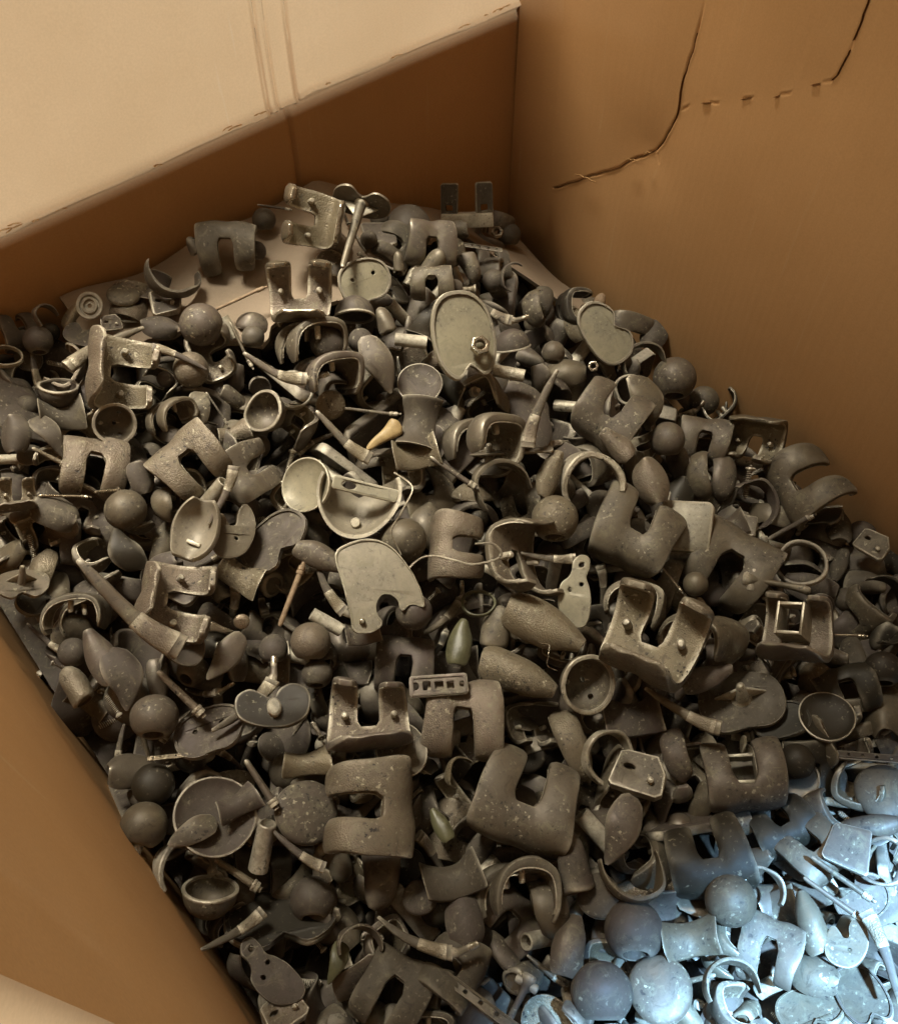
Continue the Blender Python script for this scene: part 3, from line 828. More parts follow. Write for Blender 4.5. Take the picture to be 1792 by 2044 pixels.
box_root = bpy.data.objects.new('cardboard_box', None); COL.objects.link(box_root)
box_root['label'] = 'brown corrugated cardboard box with creased walls holding the metal implants'
box_root['category'] = 'box'
def child(nm, me, mat, parent):
    me.materials.clear(); me.materials.append(MATS[mat])
    o = bpy.data.objects.new(nm, me); COL.objects.link(o); o.parent = parent
    return o
def seg_d(P, a, b):
    ab = b - a; t = np.clip(((P - a) @ ab) / (ab @ ab), 0, 1)
    q = a + t[..., None] * ab
    cr = (P[..., 0] - a[0]) * ab[1] - (P[..., 1] - a[1]) * ab[0]
    return np.linalg.norm(P - q, axis=-1), np.sign(cr), t
def panel(nm, us, vs, place, disp, th=0.006):
    """wall sheet: place(u, v) -> (point grid, inward normal); disp(U, V) moves it along the normal"""
    U, V = np.meshgrid(us, vs)
    P, n = place(U, V)
    d = disp(U, V)
    A = P + n * d[..., None]; B = P - n * (th - 0 * d)[..., None] + n * d[..., None] * 0.6
    me = solid_grid(nm, A, B)
    return child(nm, me, 'cardboard', box_root)
def dense(lo, hi, step, clusters):
    xs = list(np.arange(lo, hi, step)) + [hi]
    for a, b, s in clusters: xs += list(np.arange(a, b, s))
    xs = np.unique(np.round(np.array(xs), 5))
    keep = [xs[0]]
    for x in xs[1:]:
        if x - keep[-1] > 0.0005: keep.append(x)
    return np.array(keep)

# back wall: scored fold at FOLD, one vertical crease that doubles above the fold
xc = 0.314
def back_place(U, V):
    lean = 0.0 * V
    P = np.stack([U, YB + lean, V], -1); n = np.zeros_like(P); n[..., 1] = -1
    return P, n
def back_disp(U, V):
    wob = 0.0015 * np.sin(V * 40)
    d = 0.004 * np.sin(U * 9 + 1) * np.sin(V * 7)
    below = S01((FOLD - V) / .01)
    d -= 0.0032 * np.exp(-((U - xc - wob) / 0.0022) ** 2) * below
    up = 1 - below
    for o, a in ((-.017, .0042), (-.009, .0026), (.0085, .0042)):
        k = U - xc - o - wob * .6 - (V - FOLD) * .02
        d += up * a * .6 * np.exp(-(k / 0.0009) ** 2) - up * a * .6 * np.exp(-((k - .0022) / 0.0011) ** 2)
    d += 0.0030 * np.exp(-((V - FOLD - .0015 * np.sin(U * 60) - .0008 * np.sin(U * 190)) / 0.0022) ** 2)
    d -= 0.0030 * np.exp(-((V - FOLD + .006) / 0.003) ** 2)
    d += 0.010 * np.clip((V - FOLD) / .15, 0, 1) * 0.0
    return d
us = dense(XL - .30, XR + .03, .02, [(xc - .03, xc + .03, .0006)])
vs = dense(ZF, .40, .02, [(FOLD - .014, FOLD + .010, .0012)])
panel('back_wall', us, vs, back_place, back_disp)

# right wall: buckled, with a long crack and a second crease
def wp(pts): return [on_x(px, py, XR)[1:] for px, py in pts]
CRK = [(wp([(1408, -40), (1400, 0), (1390, 45), (1377, 99), (1362, 145), (1351, 189), (1346, 222), (1330, 258), (1311, 290), (1299, 304)]), 1.6),
       (wp([(1299, 304), (1275, 316), (1252, 323), (1232, 336), (1214, 342), (1182, 352), (1153, 361), (1125, 370), (1096, 378)]), 1.0),
       (wp([(1299, 304), (1305, 330)]), .6), 
       (wp([(1346, 224), (1370, 213), (1412, 205), (1460, 199), (1516, 193), (1575, 186), (1625, 168), (1655, 163)]), .6),
       (wp([(1732, -20), (1726, 9), (1712, 50), (1695, 94), (1680, 125), (1667, 151), (1655, 163)]), .75)]
def right_place(U, V):
    P = np.stack([XR + 0 * U, U, V], -1); n = np.zeros_like(P); n[..., 0] = -1
    return P, n
gj = np.random.default_rng(3)
def rough_line(pts, depth=3, j=.10):
    gj = np.random.default_rng(int(abs(pts[0][0]) * 1e5))
    P = [np.array(p) for p in pts]
    for _ in range(depth):
        Q = []
        for a, b in zip(P[:-1], P[1:]):
            d = b - a; n = np.array([-d[1], d[0]])
            Q += [a, (a + b) / 2 + n * gj.uniform(-j, j)]
        P = Q + [P[-1]]
    return P
def right_disp(U, V):
    Q = np.stack([U, V], -1)
    d = 0.006 * np.sin(U * 6 + .6) * np.sin(V * 9 + .3) * np.clip((YB - U) / .05, 0, 1)
    for ci, (pts, amp) in enumerate(CRK):
        best = np.full(U.shape, 9.0); sg = np.ones(U.shape)
        L = rough_line(pts, 2, .05)
        for a, b in zip(L[:-1], L[1:]):
            q, s, t = seg_d(Q, a, b); m = q < best
            best = np.where(m, q, best); sg = np.where(m, s, sg)
        tor = np.clip(.75 + .6 * np.sin(U * 71 + ci) * np.sin(V * 83 + 1), .1, 1.4)
        if ci == 3: tor = np.clip(2.4 * np.sin(U * 230 + .5) - 1.0, 0, 1.5)
        d -= amp * 0.0014 * tor * np.exp(-(best / 0.0008) ** 2)
        d += amp * 0.0003 * tor * np.exp(-((best * sg - .0018) / 0.0010) ** 2)
        d -= amp * 0.0020 * np.exp(-(best / 0.03) ** 1.4)
    return d
us = dense(YF, YB - .0, .02, [(.27, .56, .0008)])
vs = dense(ZF, .60, .02, [(.07, .40, .0008)])
panel('right_wall', us, vs, right_place, right_disp)

# left wall, ending in a panel that swings outward past a vertical fold
def left_place(U, V):
    P = np.stack([XL + 0 * U, U, V], -1); n = np.zeros_like(P); n[..., 0] = 1
    return P, n
def left_disp(U, V):
    return 0.004 * np.sin(U * 8 + 2) * np.sin(V * 8) 
YFOLD = 0.078
panel('left_wall', dense(YFOLD, YB + .0, .02, []), dense(ZF, .60, .02, []), left_place, left_disp)
def leftf_place(U, V):
    a = R(38)
    P = np.stack([XL - np.sin(a) * U, YFOLD - .0005 - np.cos(a) * U - (V - .42) * .0, V], -1); n = np.zeros_like(P)
    n[..., 0] = math.cos(a); n[..., 1] = -math.sin(a)
    return P, n
panel('left_flap', dense(0, .26, .02, []), dense(ZF, .60, .02, []), leftf_place, lambda U, V: .0025 * np.exp(-(U / .004) ** 2))
# front wall stands below the window light
def front_place(U, V):
    P = np.stack([U, YF + 0 * U, V], -1); n = np.zeros_like(P); n[..., 1] = 1
    return P, n
panel('front_wall', dense(-.60, XR + .6, .05, []), dense(ZF, .456, .05, []), front_place, lambda U, V: .002 * np.sin(U * 9))
# two unseen panels added to keep the window light off the side walls
for u0, u1 in ((.458, 1.15), (-.0225, .012)):
    panel('light_blocker', dense(u0, u1, .05, []), dense(.4575, .95, .05, []), front_place, lambda U, V: .002 * np.sin(U * 9) - .004 * (V - .456))
fl = box('bottom', XL - .03, XR + .005, YF - .005, YB + .005, ZF - .01, ZF - .001, .001)
child('bottom', fl, 'cardboard', box_root)

# torn slivers of liner paper along the crack
rw = [o for o in box_root.children if o.name.startswith('right_wall')][0]
for (px, py, ln, ang) in ((1168, 355, .026, 14), (1262, 320, .016, 25), (1292, 306, .008, 40)):
    p = on_x(px, py, XR - .002); n = 9
    A = np.zeros((n, 4, 3)); B = A.copy()
    for i in range(n):
        t = -1 + 2 * i / (n - 1); wv = .0013 * (1 - abs(t) ** 1.7) + .0004
        for j in range(4):
            s = j / 3
            yy = -(t * ln / 2 * math.cos(R(ang)) - s * wv * math.sin(R(ang))); zz = t * ln / 2 * math.sin(R(ang)) + s * wv * math.cos(R(ang))
            lift = .0004 + .0012 * s * (1 - abs(t)) + .0006 * math.sin(i * 2.1)
            A[i, j] = (p[0] - lift, p[1] + yy, p[2] + zz); B[i, j] = (p[0] - lift + .0006, p[1] + yy, p[2] + zz)
    child('torn_liner', solid_grid('torn', A, B), 'torn_paper', rw)

# dark strips on the crack: torn inside plus painted groove shade
for ci, (pts, amp) in enumerate(CRK):
    if ci == 2: continue
    L = resample(np.array(rough_line(pts, 2, .05)), 70)
    runs = [(0, 70)] if ci in (1,) else ([(18, 70)] if ci == 0 else ([(14, 19), (33, 38), (47, 50), (62, 66)] if ci == 3 else [(3, 36), (42, 70)]))
    for r0, r1 in runs:
        Q = L[r0:r1]; n = len(Q)
        d = np.gradient(Q, axis=0); nn = np.stack([-d[:, 1], d[:, 0]], 1); nn /= np.linalg.norm(nn, axis=1)[:, None]
        A = np.zeros((n, 3, 3)); B = A.copy()
        for i in range(n):
            t = i / (n - 1); wv = (.00006 + .00020 * min(amp, 1.1) * (.6 if ci > 2 else 1) * math.sin(math.pi * t) ** .6 * (.6 + .4 * math.sin(i * 1.7) * math.sin(i * .63)))
            base = XR - float(right_disp(np.array([[Q[i, 0]]]), np.array([[Q[i, 1]]]))[0, 0])
            for j in range(3):
                q = Q[i] + nn[i] * wv * (j - 1)
                A[i, j] = (base - .0022, q[0], q[1]); B[i, j] = (base + .0005, q[0], q[1])
        child('torn_shade_strip', solid_grid('gap', A, B), 'torn_shade', rw)

# frayed paper along the fold of the back wall and scuffs above it
bw = [o for o in box_root.children if o.name.startswith('back_wall')][0]
gf = random.Random(11)
marks = [(gf.uniform(.05, .53), FOLD + gf.uniform(-.001, .003), gf.uniform(.004, .013), gf.uniform(-12, 12)) for _ in range(18)]
for x0, z0, ln, ang in marks:
    n = 6; A = np.zeros((n, 3, 3)); B = A.copy()
    ca, sa = math.cos(R(ang)), math.sin(R(ang))
    base = YB - float(back_disp(np.array([[x0]]), np.array([[z0]]))[0, 0])
    for i in range(n):
        t = -1 + 2 * i / (n - 1); wv = .0007 * (1 - abs(t) ** 1.5) + .0002
        for j in range(3):
            x = x0 + t * ln / 2 * ca - j / 2 * wv * sa; z = z0 + t * ln / 2 * sa + j / 2 * wv * ca
            y = base - .0008 - .0007 * j / 2 - .0004 * math.sin(i * 2.3)
            A[i, j] = (x, y, z); B[i, j] = (x, y + .0012, z)
    child('frayed_paper', solid_grid('fray', A, B), 'torn_paper', bw)

# dusty cardboard sheet lying on the heap along the back wall
us = np.linspace(.10, XR - .022, 60); vs = np.linspace(0, 1, 14)
A = np.zeros((14, 60, 3)); B = A.copy()
for i, v in enumerate(vs):
    for j, u in enumerate(us):
        y0 = .500 + .010 * math.sin(u * 21) + .006 * math.sin(u * 87) + .003 * math.sin(u * 240) + .06 * float(S01((u - .36) / .1)) * float(S01((.47 - u) / .03)) - .045 * float(S01((u - .455) / .04)) + .05 * float(S01((.2 - u) / .1))
        y = y0 + (YB - .006 - y0) * v
        z = heap(u, y) - 0.004 + .002 * math.sin(u * 40 + v * 5)
        A[i, j] = (u, y, z); B[i, j] = (u, y, z - .004)
sh = solid_grid('sheet', A, B); sh.materials.append(MATS['dusty_cardboard'])
o = bpy.data.objects.new('cardboard_sheet', sh); COL.objects.link(o)
o['label'] = 'dusty tan cardboard sheet lying under the implants along the back wall'; o['category'] = 'sheet'

# ------------------------------------------------------------------ the implants one can pick out, near the surface of the heap
# kind[:side shown] | x y (frame 1792 wide) | size px | roll | top away | right away | finish | lift mm | label
ITEMS = '''
fem|452|488|112|180|10|-10|d|22|grey knee implant standing like an arch on the bare sheet by the back wall
ball|512|501|40|0|20|0|d|6|small ball head touching the right side of the arch-like knee implant
hook|352|548|118|180|25|20|d|16|crescent band cupped upward on the sheet left of the arch-like knee implant
bullet|386|490|44|25|0|0|d|18|short upright plug behind the crescent band at the back wall
disc|246|586|62|10|50|0|s|8|flat round button lying against the back wall right of the ring washer
washer|179|610|54|0|15|-10|d|14|ring washer with concentric dark circles against the back wall
hook|92|634|58|40|20|30|s|14|small pinkish hook at the back wall left of the ring washer
blk|330|607|62|5|40|0|d|6|rectangular channel-shaped block on the bare sheet in front of the crescent band
spike|190|692|207|203|20|0|s|28|long square-ended stem pointing right below the ring washer
ball|402|648|86|0|10|0|s|18|large ball head on the edge of the bare sheet at the back left
rodN|481|594|115|24|10|0|t|16|thin tan rod running from the large back ball up to the right
rodN|481|690|105|-66|10|0|s|14|slim stem leaning down right from beside the large back ball
ball|505|673|46|0|0|0|d|8|small ball head right of the slim leaning stem below the tan rod
shell|318|655|78|80|30|0|d|8|curved shell lying left of the large back ball
fem:I|236|745|145|-98|12|12|g|24|rough knee implant opening right, inner side up, near the left edge
rodF|318|720|100|8|10|0|d|4|thick short rod leaving the rough right-opening knee implant
ball|381|738|74|0|0|0|g|12|bead-coated ball head right of the rough knee implant near the left edge
ball|330|757|34|0|0|0|d|10|tiny ball touching the lower left of the bead-coated ball head
bowl:E|117|775|78|0|-20|0|d|10|upturned cup like a visor over a dark gap near the left edge
disc|187|790|70|0|10|10|d|6|flat round button just below the long square-ended stem
cup|228|846|82|0|-5|10|s|18|shallow round cup with a raised rim facing up at the left
saddle|120|826|92|5|25|10|d|8|saddle piece below the visor-like cup at the left edge
femT:S|335|812|92|110|10|25|s|14|clawed knee implant seen from the side right of the shallow round cup
shell|34|868|92|0|15|-25|d|10|domed shell cut by the left edge of the view
blade|105|868|92|115|20|0|d|12|dark narrow blade right of the domed shell at the left edge
femT|192|922|126|175|30|5|g|14|broad knee implant with a beaded top at the left
fem|378|918|132|-140|15|-12|g|20|bead-topped knee implant opening lower right, left of the long diagonal stem
blade|402|822|86|80|10|0|s|8|pale fin right of the clawed knee implant
rodN|434|816|78|-58|0|0|d|14|short dark bar lying across the pale fin
bowl|527|822|86|20|20|-35|s|14|hooked cup with a curled rim above the middle left
saddle|466|862|72|20|20|0|g|8|beaded saddle piece below the hooked cup
femT|500|935|116|-60|10|25|s|14|smooth knee implant turned right, left of the smooth half disc
ring:E|14|712|62|0|-40|0|s|10|oval ring lying flat at the left edge of the view
ball|76|680|60|0|0|0|d|2|dull ball head at the left edge behind the oval ring
lobed|165|668|76|160|35|0|d|4|small notched tray right of the dull ball at the left edge
blk|221|645|44|8|20|0|s|8|small square block below the ring washer
fem|40|655|80|20|30|20|d|4|knee implant in the corner where the back wall meets the left edge
fem:I|618|436|118|80|5|14|b|34|shiny knee implant standing upright against the back wall crease
rodN|548|412|70|-8|0|0|d|22|thin rod sticking out left of the shiny knee implant at the back wall
ball|527|438|48|0|0|0|d|10|ball head left of the shiny knee implant at the back wall
lobed:I|722|402|116|174|-48|-14|s|44|lobed tray with a long stem pointing down left, highest at the back wall
slab|757|467|62|10|45|0|d|6|flat faceted plate right of the long tray stem at the back
ball|736|478|36|0|0|0|d|4|small ball beside the long tray stem at the back
ball|815|458|98|0|10|0|d|2|broad dull ball right of the stemmed tray at the back wall
fem|862|484|98|178|12|12|p|18|knee implant with a square dark notch facing front below the back wall
fork|932|436|104|2|-12|0|d|16|fork bracket with two upright arms in the back right corner
nut|992|463|24|10|30|0|s|14|small nut right of the fork bracket in the back corner
ball|1016|468|46|0|0|0|d|8|last ball head in the back right corner
bar|958|494|88|-12|45|0|s|16|narrow bone plate below the fork bracket
bullet|940|532|58|-155|10|0|s|12|pear-shaped plug below the narrow bone plate
bullet|795|522|38|5|0|0|s|12|slim upright post left of the pointed knee implant
femT|863|560|78|178|18|-8|s|16|pointed knee implant with a narrow notch facing front, above the tall oval tray
fem:I|599|584|126|0|8|0|b|26|bright open-topped knee implant with two flat ends at the back centre
plate|728|562|108|20|8|8|l|22|round tray plate beside the bright open-topped knee implant
neckball|905|578|42|90|0|0|d|12|small necked ball left above the tall oval tray
bowl:E|708|628|78|180|20|0|d|14|bowl cup standing upright below the round tray plate
bullet|768|640|62|18|10|0|s|14|bullet plug right of the upright bowl cup
oval|925|672|190|12|8|12|l|42|tall oval tray standing on edge in the upper middle
nut|958|690|40|20|20|10|b|52|bright fitting in the corner of the tall oval tray
tube|1015|745|60|80|0|0|g|16|beaded tube lying at the foot of the tall oval tray
femT:S|626|662|128|92|5|15|s|14|arched knee implant seen from the side below the bright open-topped one
ball|655|684|72|0|0|0|d|14|ball head under the arched knee implant in the upper middle
ball|720|680|52|0|0|0|d|14|ball head left of the smooth tall blade
blade|762|725|122|108|5|0|s|22|smooth tall blade in the upper middle left of the tall oval tray
fem:S|650|727|118|100|5|25|s|20|heavy arched knee implant left of the smooth tall blade
cring|588|776|84|200|10|10|d|10|split ring round a dark hole below the heavy arched knee implant
disc|660|808|58|0|-10|10|g|14|grooved round button above the long diagonal stem
spike|690|886|172|-49|5|0|s|42|long straight stem running diagonally down right in the middle
rodN|740|822|116|-6|0|0|s|18|thin rod lying level above the tan wedge
wedge|765|872|88|218|5|0|y|28|yellow tan wedge in the middle of the heap
saddle|838|846|116|80|25|8|d|24|dull bent plate right of the tan wedge
saddle|830|905|96|10|20|0|g|24|crumbly beaded piece below the dull bent plate
dish|838|768|96|0|35|0|d|4|dark dish behind the tan wedge
fem:S|965|852|140|92|10|38|p|24|big smooth knee implant arching to the right of the dull bent plate
spike|1066|828|190|243|5|0|s|46|long stem leaning up right beside the big smooth knee implant
bar:E|1020|903|160|4|-25|0|s|16|thin plate seen on edge below the leaning stem
plate:I|975|918|110|0|40|0|d|2|tray plate under the thin plate seen on edge
tube|820|681|62|84|0|0|d|10|short tube left of the tall oval tray
bowl:E|1022|690|72|190|-10|0|d|14|crescent bowl right of the tall oval tray
uni|1060|612|84|12|15|-30|s|14|nested condyle runner right of the tall oval tray top
hook|1022|556|62|70|0|20|d|14|upright hook in front of the back right corner
ball|985|560|46|0|0|0|d|4|ball left of the upright hook near the back right corner
fem:S|1126|616|88|182|10|15|k|16|dark open knee implant frame beside the right wall
uni|1085|600|76|-8|15|20|d|10|slim runner left of the dark open frame
tray|1207|664|136|128|8|12|l|30|tray with a round notch leaning against the right wall
shell|1150|650|80|20|20|20|g|14|beaded shell behind the leaning notched tray
bullet|1196|604|40|-15|0|0|t|16|small tan knob behind the leaning notched tray
shell|1305|672|84|-10|45|0|d|2|dull shell wedged against the right wall
ball|1104|704|48|0|0|0|s|16|ball at the top of the leaning long stem
nut|1184|731|22|10|10|0|b|18|tiny bright nut below the leaning notched tray
hook|1280|726|92|25|15|20|s|12|thin crescent above the big ball by the right wall
ball|1346|756|88|0|0|0|s|14|big ball head by the right wall
blade|1296|802|118|98|5|20|s|16|upright fin left below the big ball by the right wall
femT|1216|822|140|-30|15|10|s|24|flared knee implant left of the upright fin
arch|1256|778|62|60|10|10|d|12|small band between the flared knee implant and the upright fin
ball|1332|878|72|0|0|0|s|14|ball head right of the flared knee implant
fem|1408|874|100|170|20|0|s|16|rounded knee implant right of that ball near the right wall
fem:I|1508|880|108|170|10|-15|s|18|upright knee implant touching the right wall
uni|1390|946|108|8|10|-25|s|8|left of two dark condyle runners near the right wall
uni|1446|950|108|-4|10|20|s|8|right of two dark condyle runners near the right wall
tear|1231|888|84|135|10|0|g|22|yellowish pebble-shaped runner above the rough arch
tear|1096|946|92|70|10|10|g|18|rounded beaded runner left of the rough arch
arch|1183|968|132|5|-5|10|g|26|rough beaded arch in the right middle
shell|1298|962|104|20|10|0|g|20|beaded shell with a knob right of the rough arch
fem|1272|1050|176|-25|18|14|s|26|wide knee implant with a pale edge right of the porous ball
ball|1107|1036|92|0|0|0|g|20|porous ball head in the right middle
slab|1370|1050|106|-5|20|0|l|18|plain square plate right of the wide knee implant
saddle|1452|1048|74|15|30|0|s|12|small saddle piece right of the plain square plate
slab|1486|1048|44|-5|25|0|s|12|little square tab beside the small saddle piece
screw|1492|962|66|80|0|0|s|14|bone screw with deep threads near the right wall
hook|1500|1005|110|-60|10|30|d|10|dark hook below the deep-threaded screw
fem|1600|962|146|-58|15|-18|s|26|big knee implant opening right, pressed against the right wall
ring|1600|1126|100|0|30|0|d|18|dark ring standing open below the big wall-side knee implant
femT|1462|1122|150|150|20|10|s|20|spread knee implant left of the dark standing ring
tee|1550|1166|132|168|10|0|s|26|cross handle lying below the dark standing ring
pear|1150|1178|148|-6|8|0|l|34|upright pear-shaped plate with small holes in the right middle
fem:I|1304|1272|196|-24|14|-4|g|46|rough U-shaped knee implant, open up, bead coating showing, at the right
femT:S|1418|1248|140|72|6|-34|s|28|tan-grey knee implant hooking over behind the rough U-shaped one
femB:I|1590|1258|140|-8|14|-14|p|30|knee implant with a square window standing near the right wall
rodN|1682|1268|92|-2|0|0|b|26|shiny thin rod right of the square-windowed knee implant
cup|1172|1366|112|0|-12|22|s|34|round cup with a dark mouth in the lower right middle
tear|1410|1354|102|22|25|0|s|22|oval runner right below the rough U-shaped knee implant
plate:I|1480|1400|160|10|25|0|d|8|dull broad tray below the square-windowed knee implant
spike|1372|1432|202|-36|5|0|s|30|tapered stem running down right below the round dark-mouthed cup
saddle|1262|1428|120|5|25|0|d|12|grey saddle piece right of the round dark-mouthed cup
cring|1212|1512|116|-30|0|35|s|22|split ring standing right of the long beaded strip
uni|1142|1480|146|22|10|10|g|24|long beaded strip left of the standing split ring
uni|1346|1502|108|14|12|-10|s|16|oval runner with a bright slot right of the standing split ring
femB|1486|1540|160|6|15|5|s|22|knee implant with a beaded centre bar at the lower right
bar|1722|1510|150|-6|35|0|d|14|dim bone plate near the right edge above the blue light
hook|1755|1212|150|-80|10|25|k|14|dark curved band at the right edge
blk|1742|1086|66|-30|20|0|s|12|small block with bright corners where the right wall leaves the view
ball|1762|1336|74|0|0|0|k|10|dark ball head at the right edge
dish|1650|1432|108|0|30|10|k|8|dark dish with one bright edge near the right edge
rodN|1338|1152|80|-52|0|0|b|14|short shiny pin left of the small ball at the right
ball|1388|1166|50|0|0|0|s|12|small ball beside the short shiny pin at the right
shell:I|388|1056|146|-18|8|-14|l|32|tall dished shell at the left middle
ndisc|466|1062|104|0|10|10|p|22|flat plate with a hooked notch right of the tall dished shell
tube|426|986|76|-35|-30|0|s|18|wide tube opening up left above the tall dished shell
ball|251|1018|80|0|0|0|s|12|smooth ball head at the left middle
fem:I|348|1200|150|-100|10|10|g|28|hollow knee implant opening right with a rough inside at the left
saddle|478|1150|92|-30|10|0|g|16|peaked beaded saddle right of the hollow knee implant
spike|268|1240|340|-48|0|0|s|64|longest stem, running diagonally down right at the left
femT:S|158|1205|118|95|5|-20|d|14|dark arched knee implant left of the longest stem
tray:I|44|1166|98|5|35|0|s|16|overturned tray with an upright fin by the left wall
blade|240|1100|110|-70|10|0|k|14|black blade above the longest stem
ball|145|1303|58|0|0|0|d|6|ball head against the left wall below the longest stem
tear|202|1312|118|118|10|0|s|18|teardrop runner standing left of the longest stem's lower end
blade|256|1352|138|100|5|0|d|14|big smooth blade left of the beaded bar
ndisc|362|1286|98|70|15|0|d|18|dark plate right of the longest stem's lower end
bullet|152|1368|84|30|20|0|g|8|beaded plug against the left wall
rodF|362|1386|126|-44|0|0|g|30|thick beaded bar at the lower left
ball|308|1432|92|0|5|0|s|14|ball head left below the thick beaded bar
disc|482|1241|30|0|0|0|b|22|tiny bright round end of a pin at the left middle
wedge|440|1256|52|-15|0|0|b|14|small shiny chip beside the tiny bright round end
rod|583|1186|128|70|5|0|t|24|tan rod leaning left of the big fan-shaped tray
tray|548|1080|150|38|25|-25|d|10|dark tilted tray with a rough edge left of the mushroom runner
blade|455|1316|108|48|5|0|s|16|thin fin rising right of the dark plate at the left
screw|226|1410|52|-55|0|0|s|12|small screw by the left wall
ball|546|1296|60|0|0|0|d|8|dull ball left below the big fan-shaped tray
lobes|546|1414|160|4|15|0|k|36|dark double-lobed plate in the lower left middle
rodN|130|990|100|-2|0|0|b|16|shiny thin rod lying level near the left edge
screw|215|980|52|5|0|0|b|14|bright short screw right of the shiny level rod
fem:I|34|992|76|5|15|0|s|10|small knee implant at the left edge with a bright inside
shell|112|1026|98|60|25|0|d|8|dull shell below the shiny level rod
rodF|100|912|74|-30|0|0|g|14|short beaded bar near the left edge
shell|281|954|76|15|10|20|d|10|dark leaf-like shell left of the wide tube
uni|322|1002|84|5|10|-30|s|8|runner between the smooth ball and the tall dished shell
hull|716|985|168|-14|8|0|l|38|large hollow shell with an oval hole in its crossbar
dish|612|968|112|0|10|-35|l|16|smooth half disc left of the large hollow shell
rod|906|944|116|-34|0|0|s|28|rod running diagonally above the thin arched band
hook|1000|980|138|30|5|20|s|28|thin arched band in the centre
fem|915|1088|136|-92|12|8|g|34|knee implant opening right at the centre, two beaded arms level
femT:S|1034|1112|150|182|8|-40|s|30|curled knee implant opening right beside the level-armed one
spike|1105|1118|134|-12|0|0|s|30|short stem pointing right out of the curled knee implant
fan|752|1172|205|-4|10|4|l|46|big fan-shaped tray with a round bite at the centre
tear|640|1112|104|-25|10|0|s|26|mushroom-like runner behind the fan-shaped tray's left corner
ball|804|1080|92|0|0|0|s|20|ball head crossed by a wire above the fan-shaped tray
wire|795|1026|160|-86|0|0|s|50|upright wire with a flat tip in the centre
wireL|905|1130|190|10|10|0|s|50|looped wire draped over the level-armed knee implant
ball|620|1282|82|0|0|0|g|20|ball head with a beaded cap left below the fan-shaped tray
ball|633|1346|60|0|0|0|d|12|dim ball under the beaded-cap ball
tube|652|1242|72|60|-10|0|d|16|small open tube left of the fan-shaped tray's foot
ball|826|1222|74|0|0|0|d|30|dull knob right of the fan-shaped tray's bite
bullet|990|1252|98|-10|5|0|s|16|egg-shaped plug right of the green-grey runner
tear|1085|1250|165|-28|8|0|g|30|upper of two long teardrop runners left of the pear-shaped plate's foot
tear|1033|1348|148|-24|8|0|g|30|lower of two long teardrop runners, above the beaded arch
tear|918|1284|92|80|15|0|v|16|green-grey runner above the slotted plate
slot|875|1369|122|4|12|0|s|32|slotted plate with square and round holes in the lower middle
fem|808|1322|132|175|15|0|d|12|dull knee implant opening down behind the slotted plate
ring|955|1206|64|0|30|0|v|16|green-grey ring below the looped wire
fem:I|736|1436|150|2|12|4|p|28|knee implant opening up left of the beaded arch, bright base
fem|926|1432|158|178|12|0|g|28|beaded arch-shaped knee implant opening down below the slotted plate
saddle|724|1264|74|10|20|0|s|24|lumpy saddle at the foot of the fan-shaped tray
wire|1092|1312|70|-60|0|0|b|50|small bent wire on the lower teardrop runner
dish|428|1632|160|0|12|8|d|28|big round dish at the lower left
rodF|522|1566|116|-55|0|0|s|30|rod lying over the edge of the big round dish
disc|612|1622|122|0|10|18|s|18|round button with a slot right of the big round dish
tube|524|1690|104|-8|-25|0|s|22|oval open tube below the big round dish
neckball|288|1648|96|-15|5|0|s|16|necked ball pressed against the left wall at the lower left
arch|370|1742|120|15|10|20|d|12|dark arch against the left wall below the necked ball
bowl:E|420|1780|108|0|-28|0|s|20|bright half cup over a dark hollow at the lower left
rodF|476|1746|116|-32|0|0|g|20|beaded rod right of the bright half cup
fem|742|1612|190|90|10|8|g|46|large beaded knee implant opening left at the lower centre
bullet|762|1752|120|180|10|0|d|10|broad dull plug under the large left-opening knee implant
disc|838|1792|72|0|10|0|d|8|small many-sided button below the left-opening knee implant
saddle|612|1520|100|8|20|0|g|18|beaded saddle piece above the left-opening knee implant
dish|800|1498|108|0|20|18|s|22|tilted dish above the left-opening knee implant
bar|336|1510|80|6|20|0|b|18|small shiny plate strip by the left wall
plate|420|1464|140|15|25|-18|d|18|tray plate with a curved rim above the small shiny strip
ball|306|1566|84|0|0|0|k|6|dark ball against the left wall above the necked ball
hook|916|1546|74|60|5|25|g|18|small beaded hook right of the tilted dish
saddle|474|1604|96|30|15|0|d|34|small dull saddle lying inside the rim of the big round dish
blade|385|1668|90|20|10|0|s|34|smooth chip lying in the big round dish
pear|536|1940|168|48|15|0|d|22|dark pear-shaped plate at the bottom left
hook|712|1892|104|10|5|20|s|20|thin curved hook near the bottom
blade|676|1926|76|65|5|0|v|14|green-grey leaf-like blade beside the thin curved hook
blk|564|2022|92|35|20|0|g|16|beaded block cut by the bottom of the view
tear|880|1648|68|120|10|0|v|14|small green-grey runner right of the left-opening knee implant
saddle|902|1752|130|15|25|0|d|12|broad dim saddle below the small green-grey runner
shell|926|1842|110|10|15|0|d|8|dim shell near the bottom centre
ball|626|1796|92|0|0|0|d|4|dim ball head near the bottom left centre
tray|560|1836|210|10|40|0|k|2|dark tray lying low at the bottom left
fem|1052|1588|190|-18|14|8|s|34|knee implant with a long right arm in the lower middle
blk|1276|1546|108|-18|20|0|s|18|chamfered block with a peg right of the standing split ring
blade|1246|1662|138|60|5|0|s|20|triangular blade in the lower right middle
hook|1264|1730|144|195|10|15|s|24|thin upturned band below the triangular blade
bullet|1143|1722|112|8|5|0|d|18|egg-shaped grey plug left of the thin upturned band
fem:S|1030|1745|160|96|5|20|d|16|dim knee implant arch left of the egg-shaped grey plug
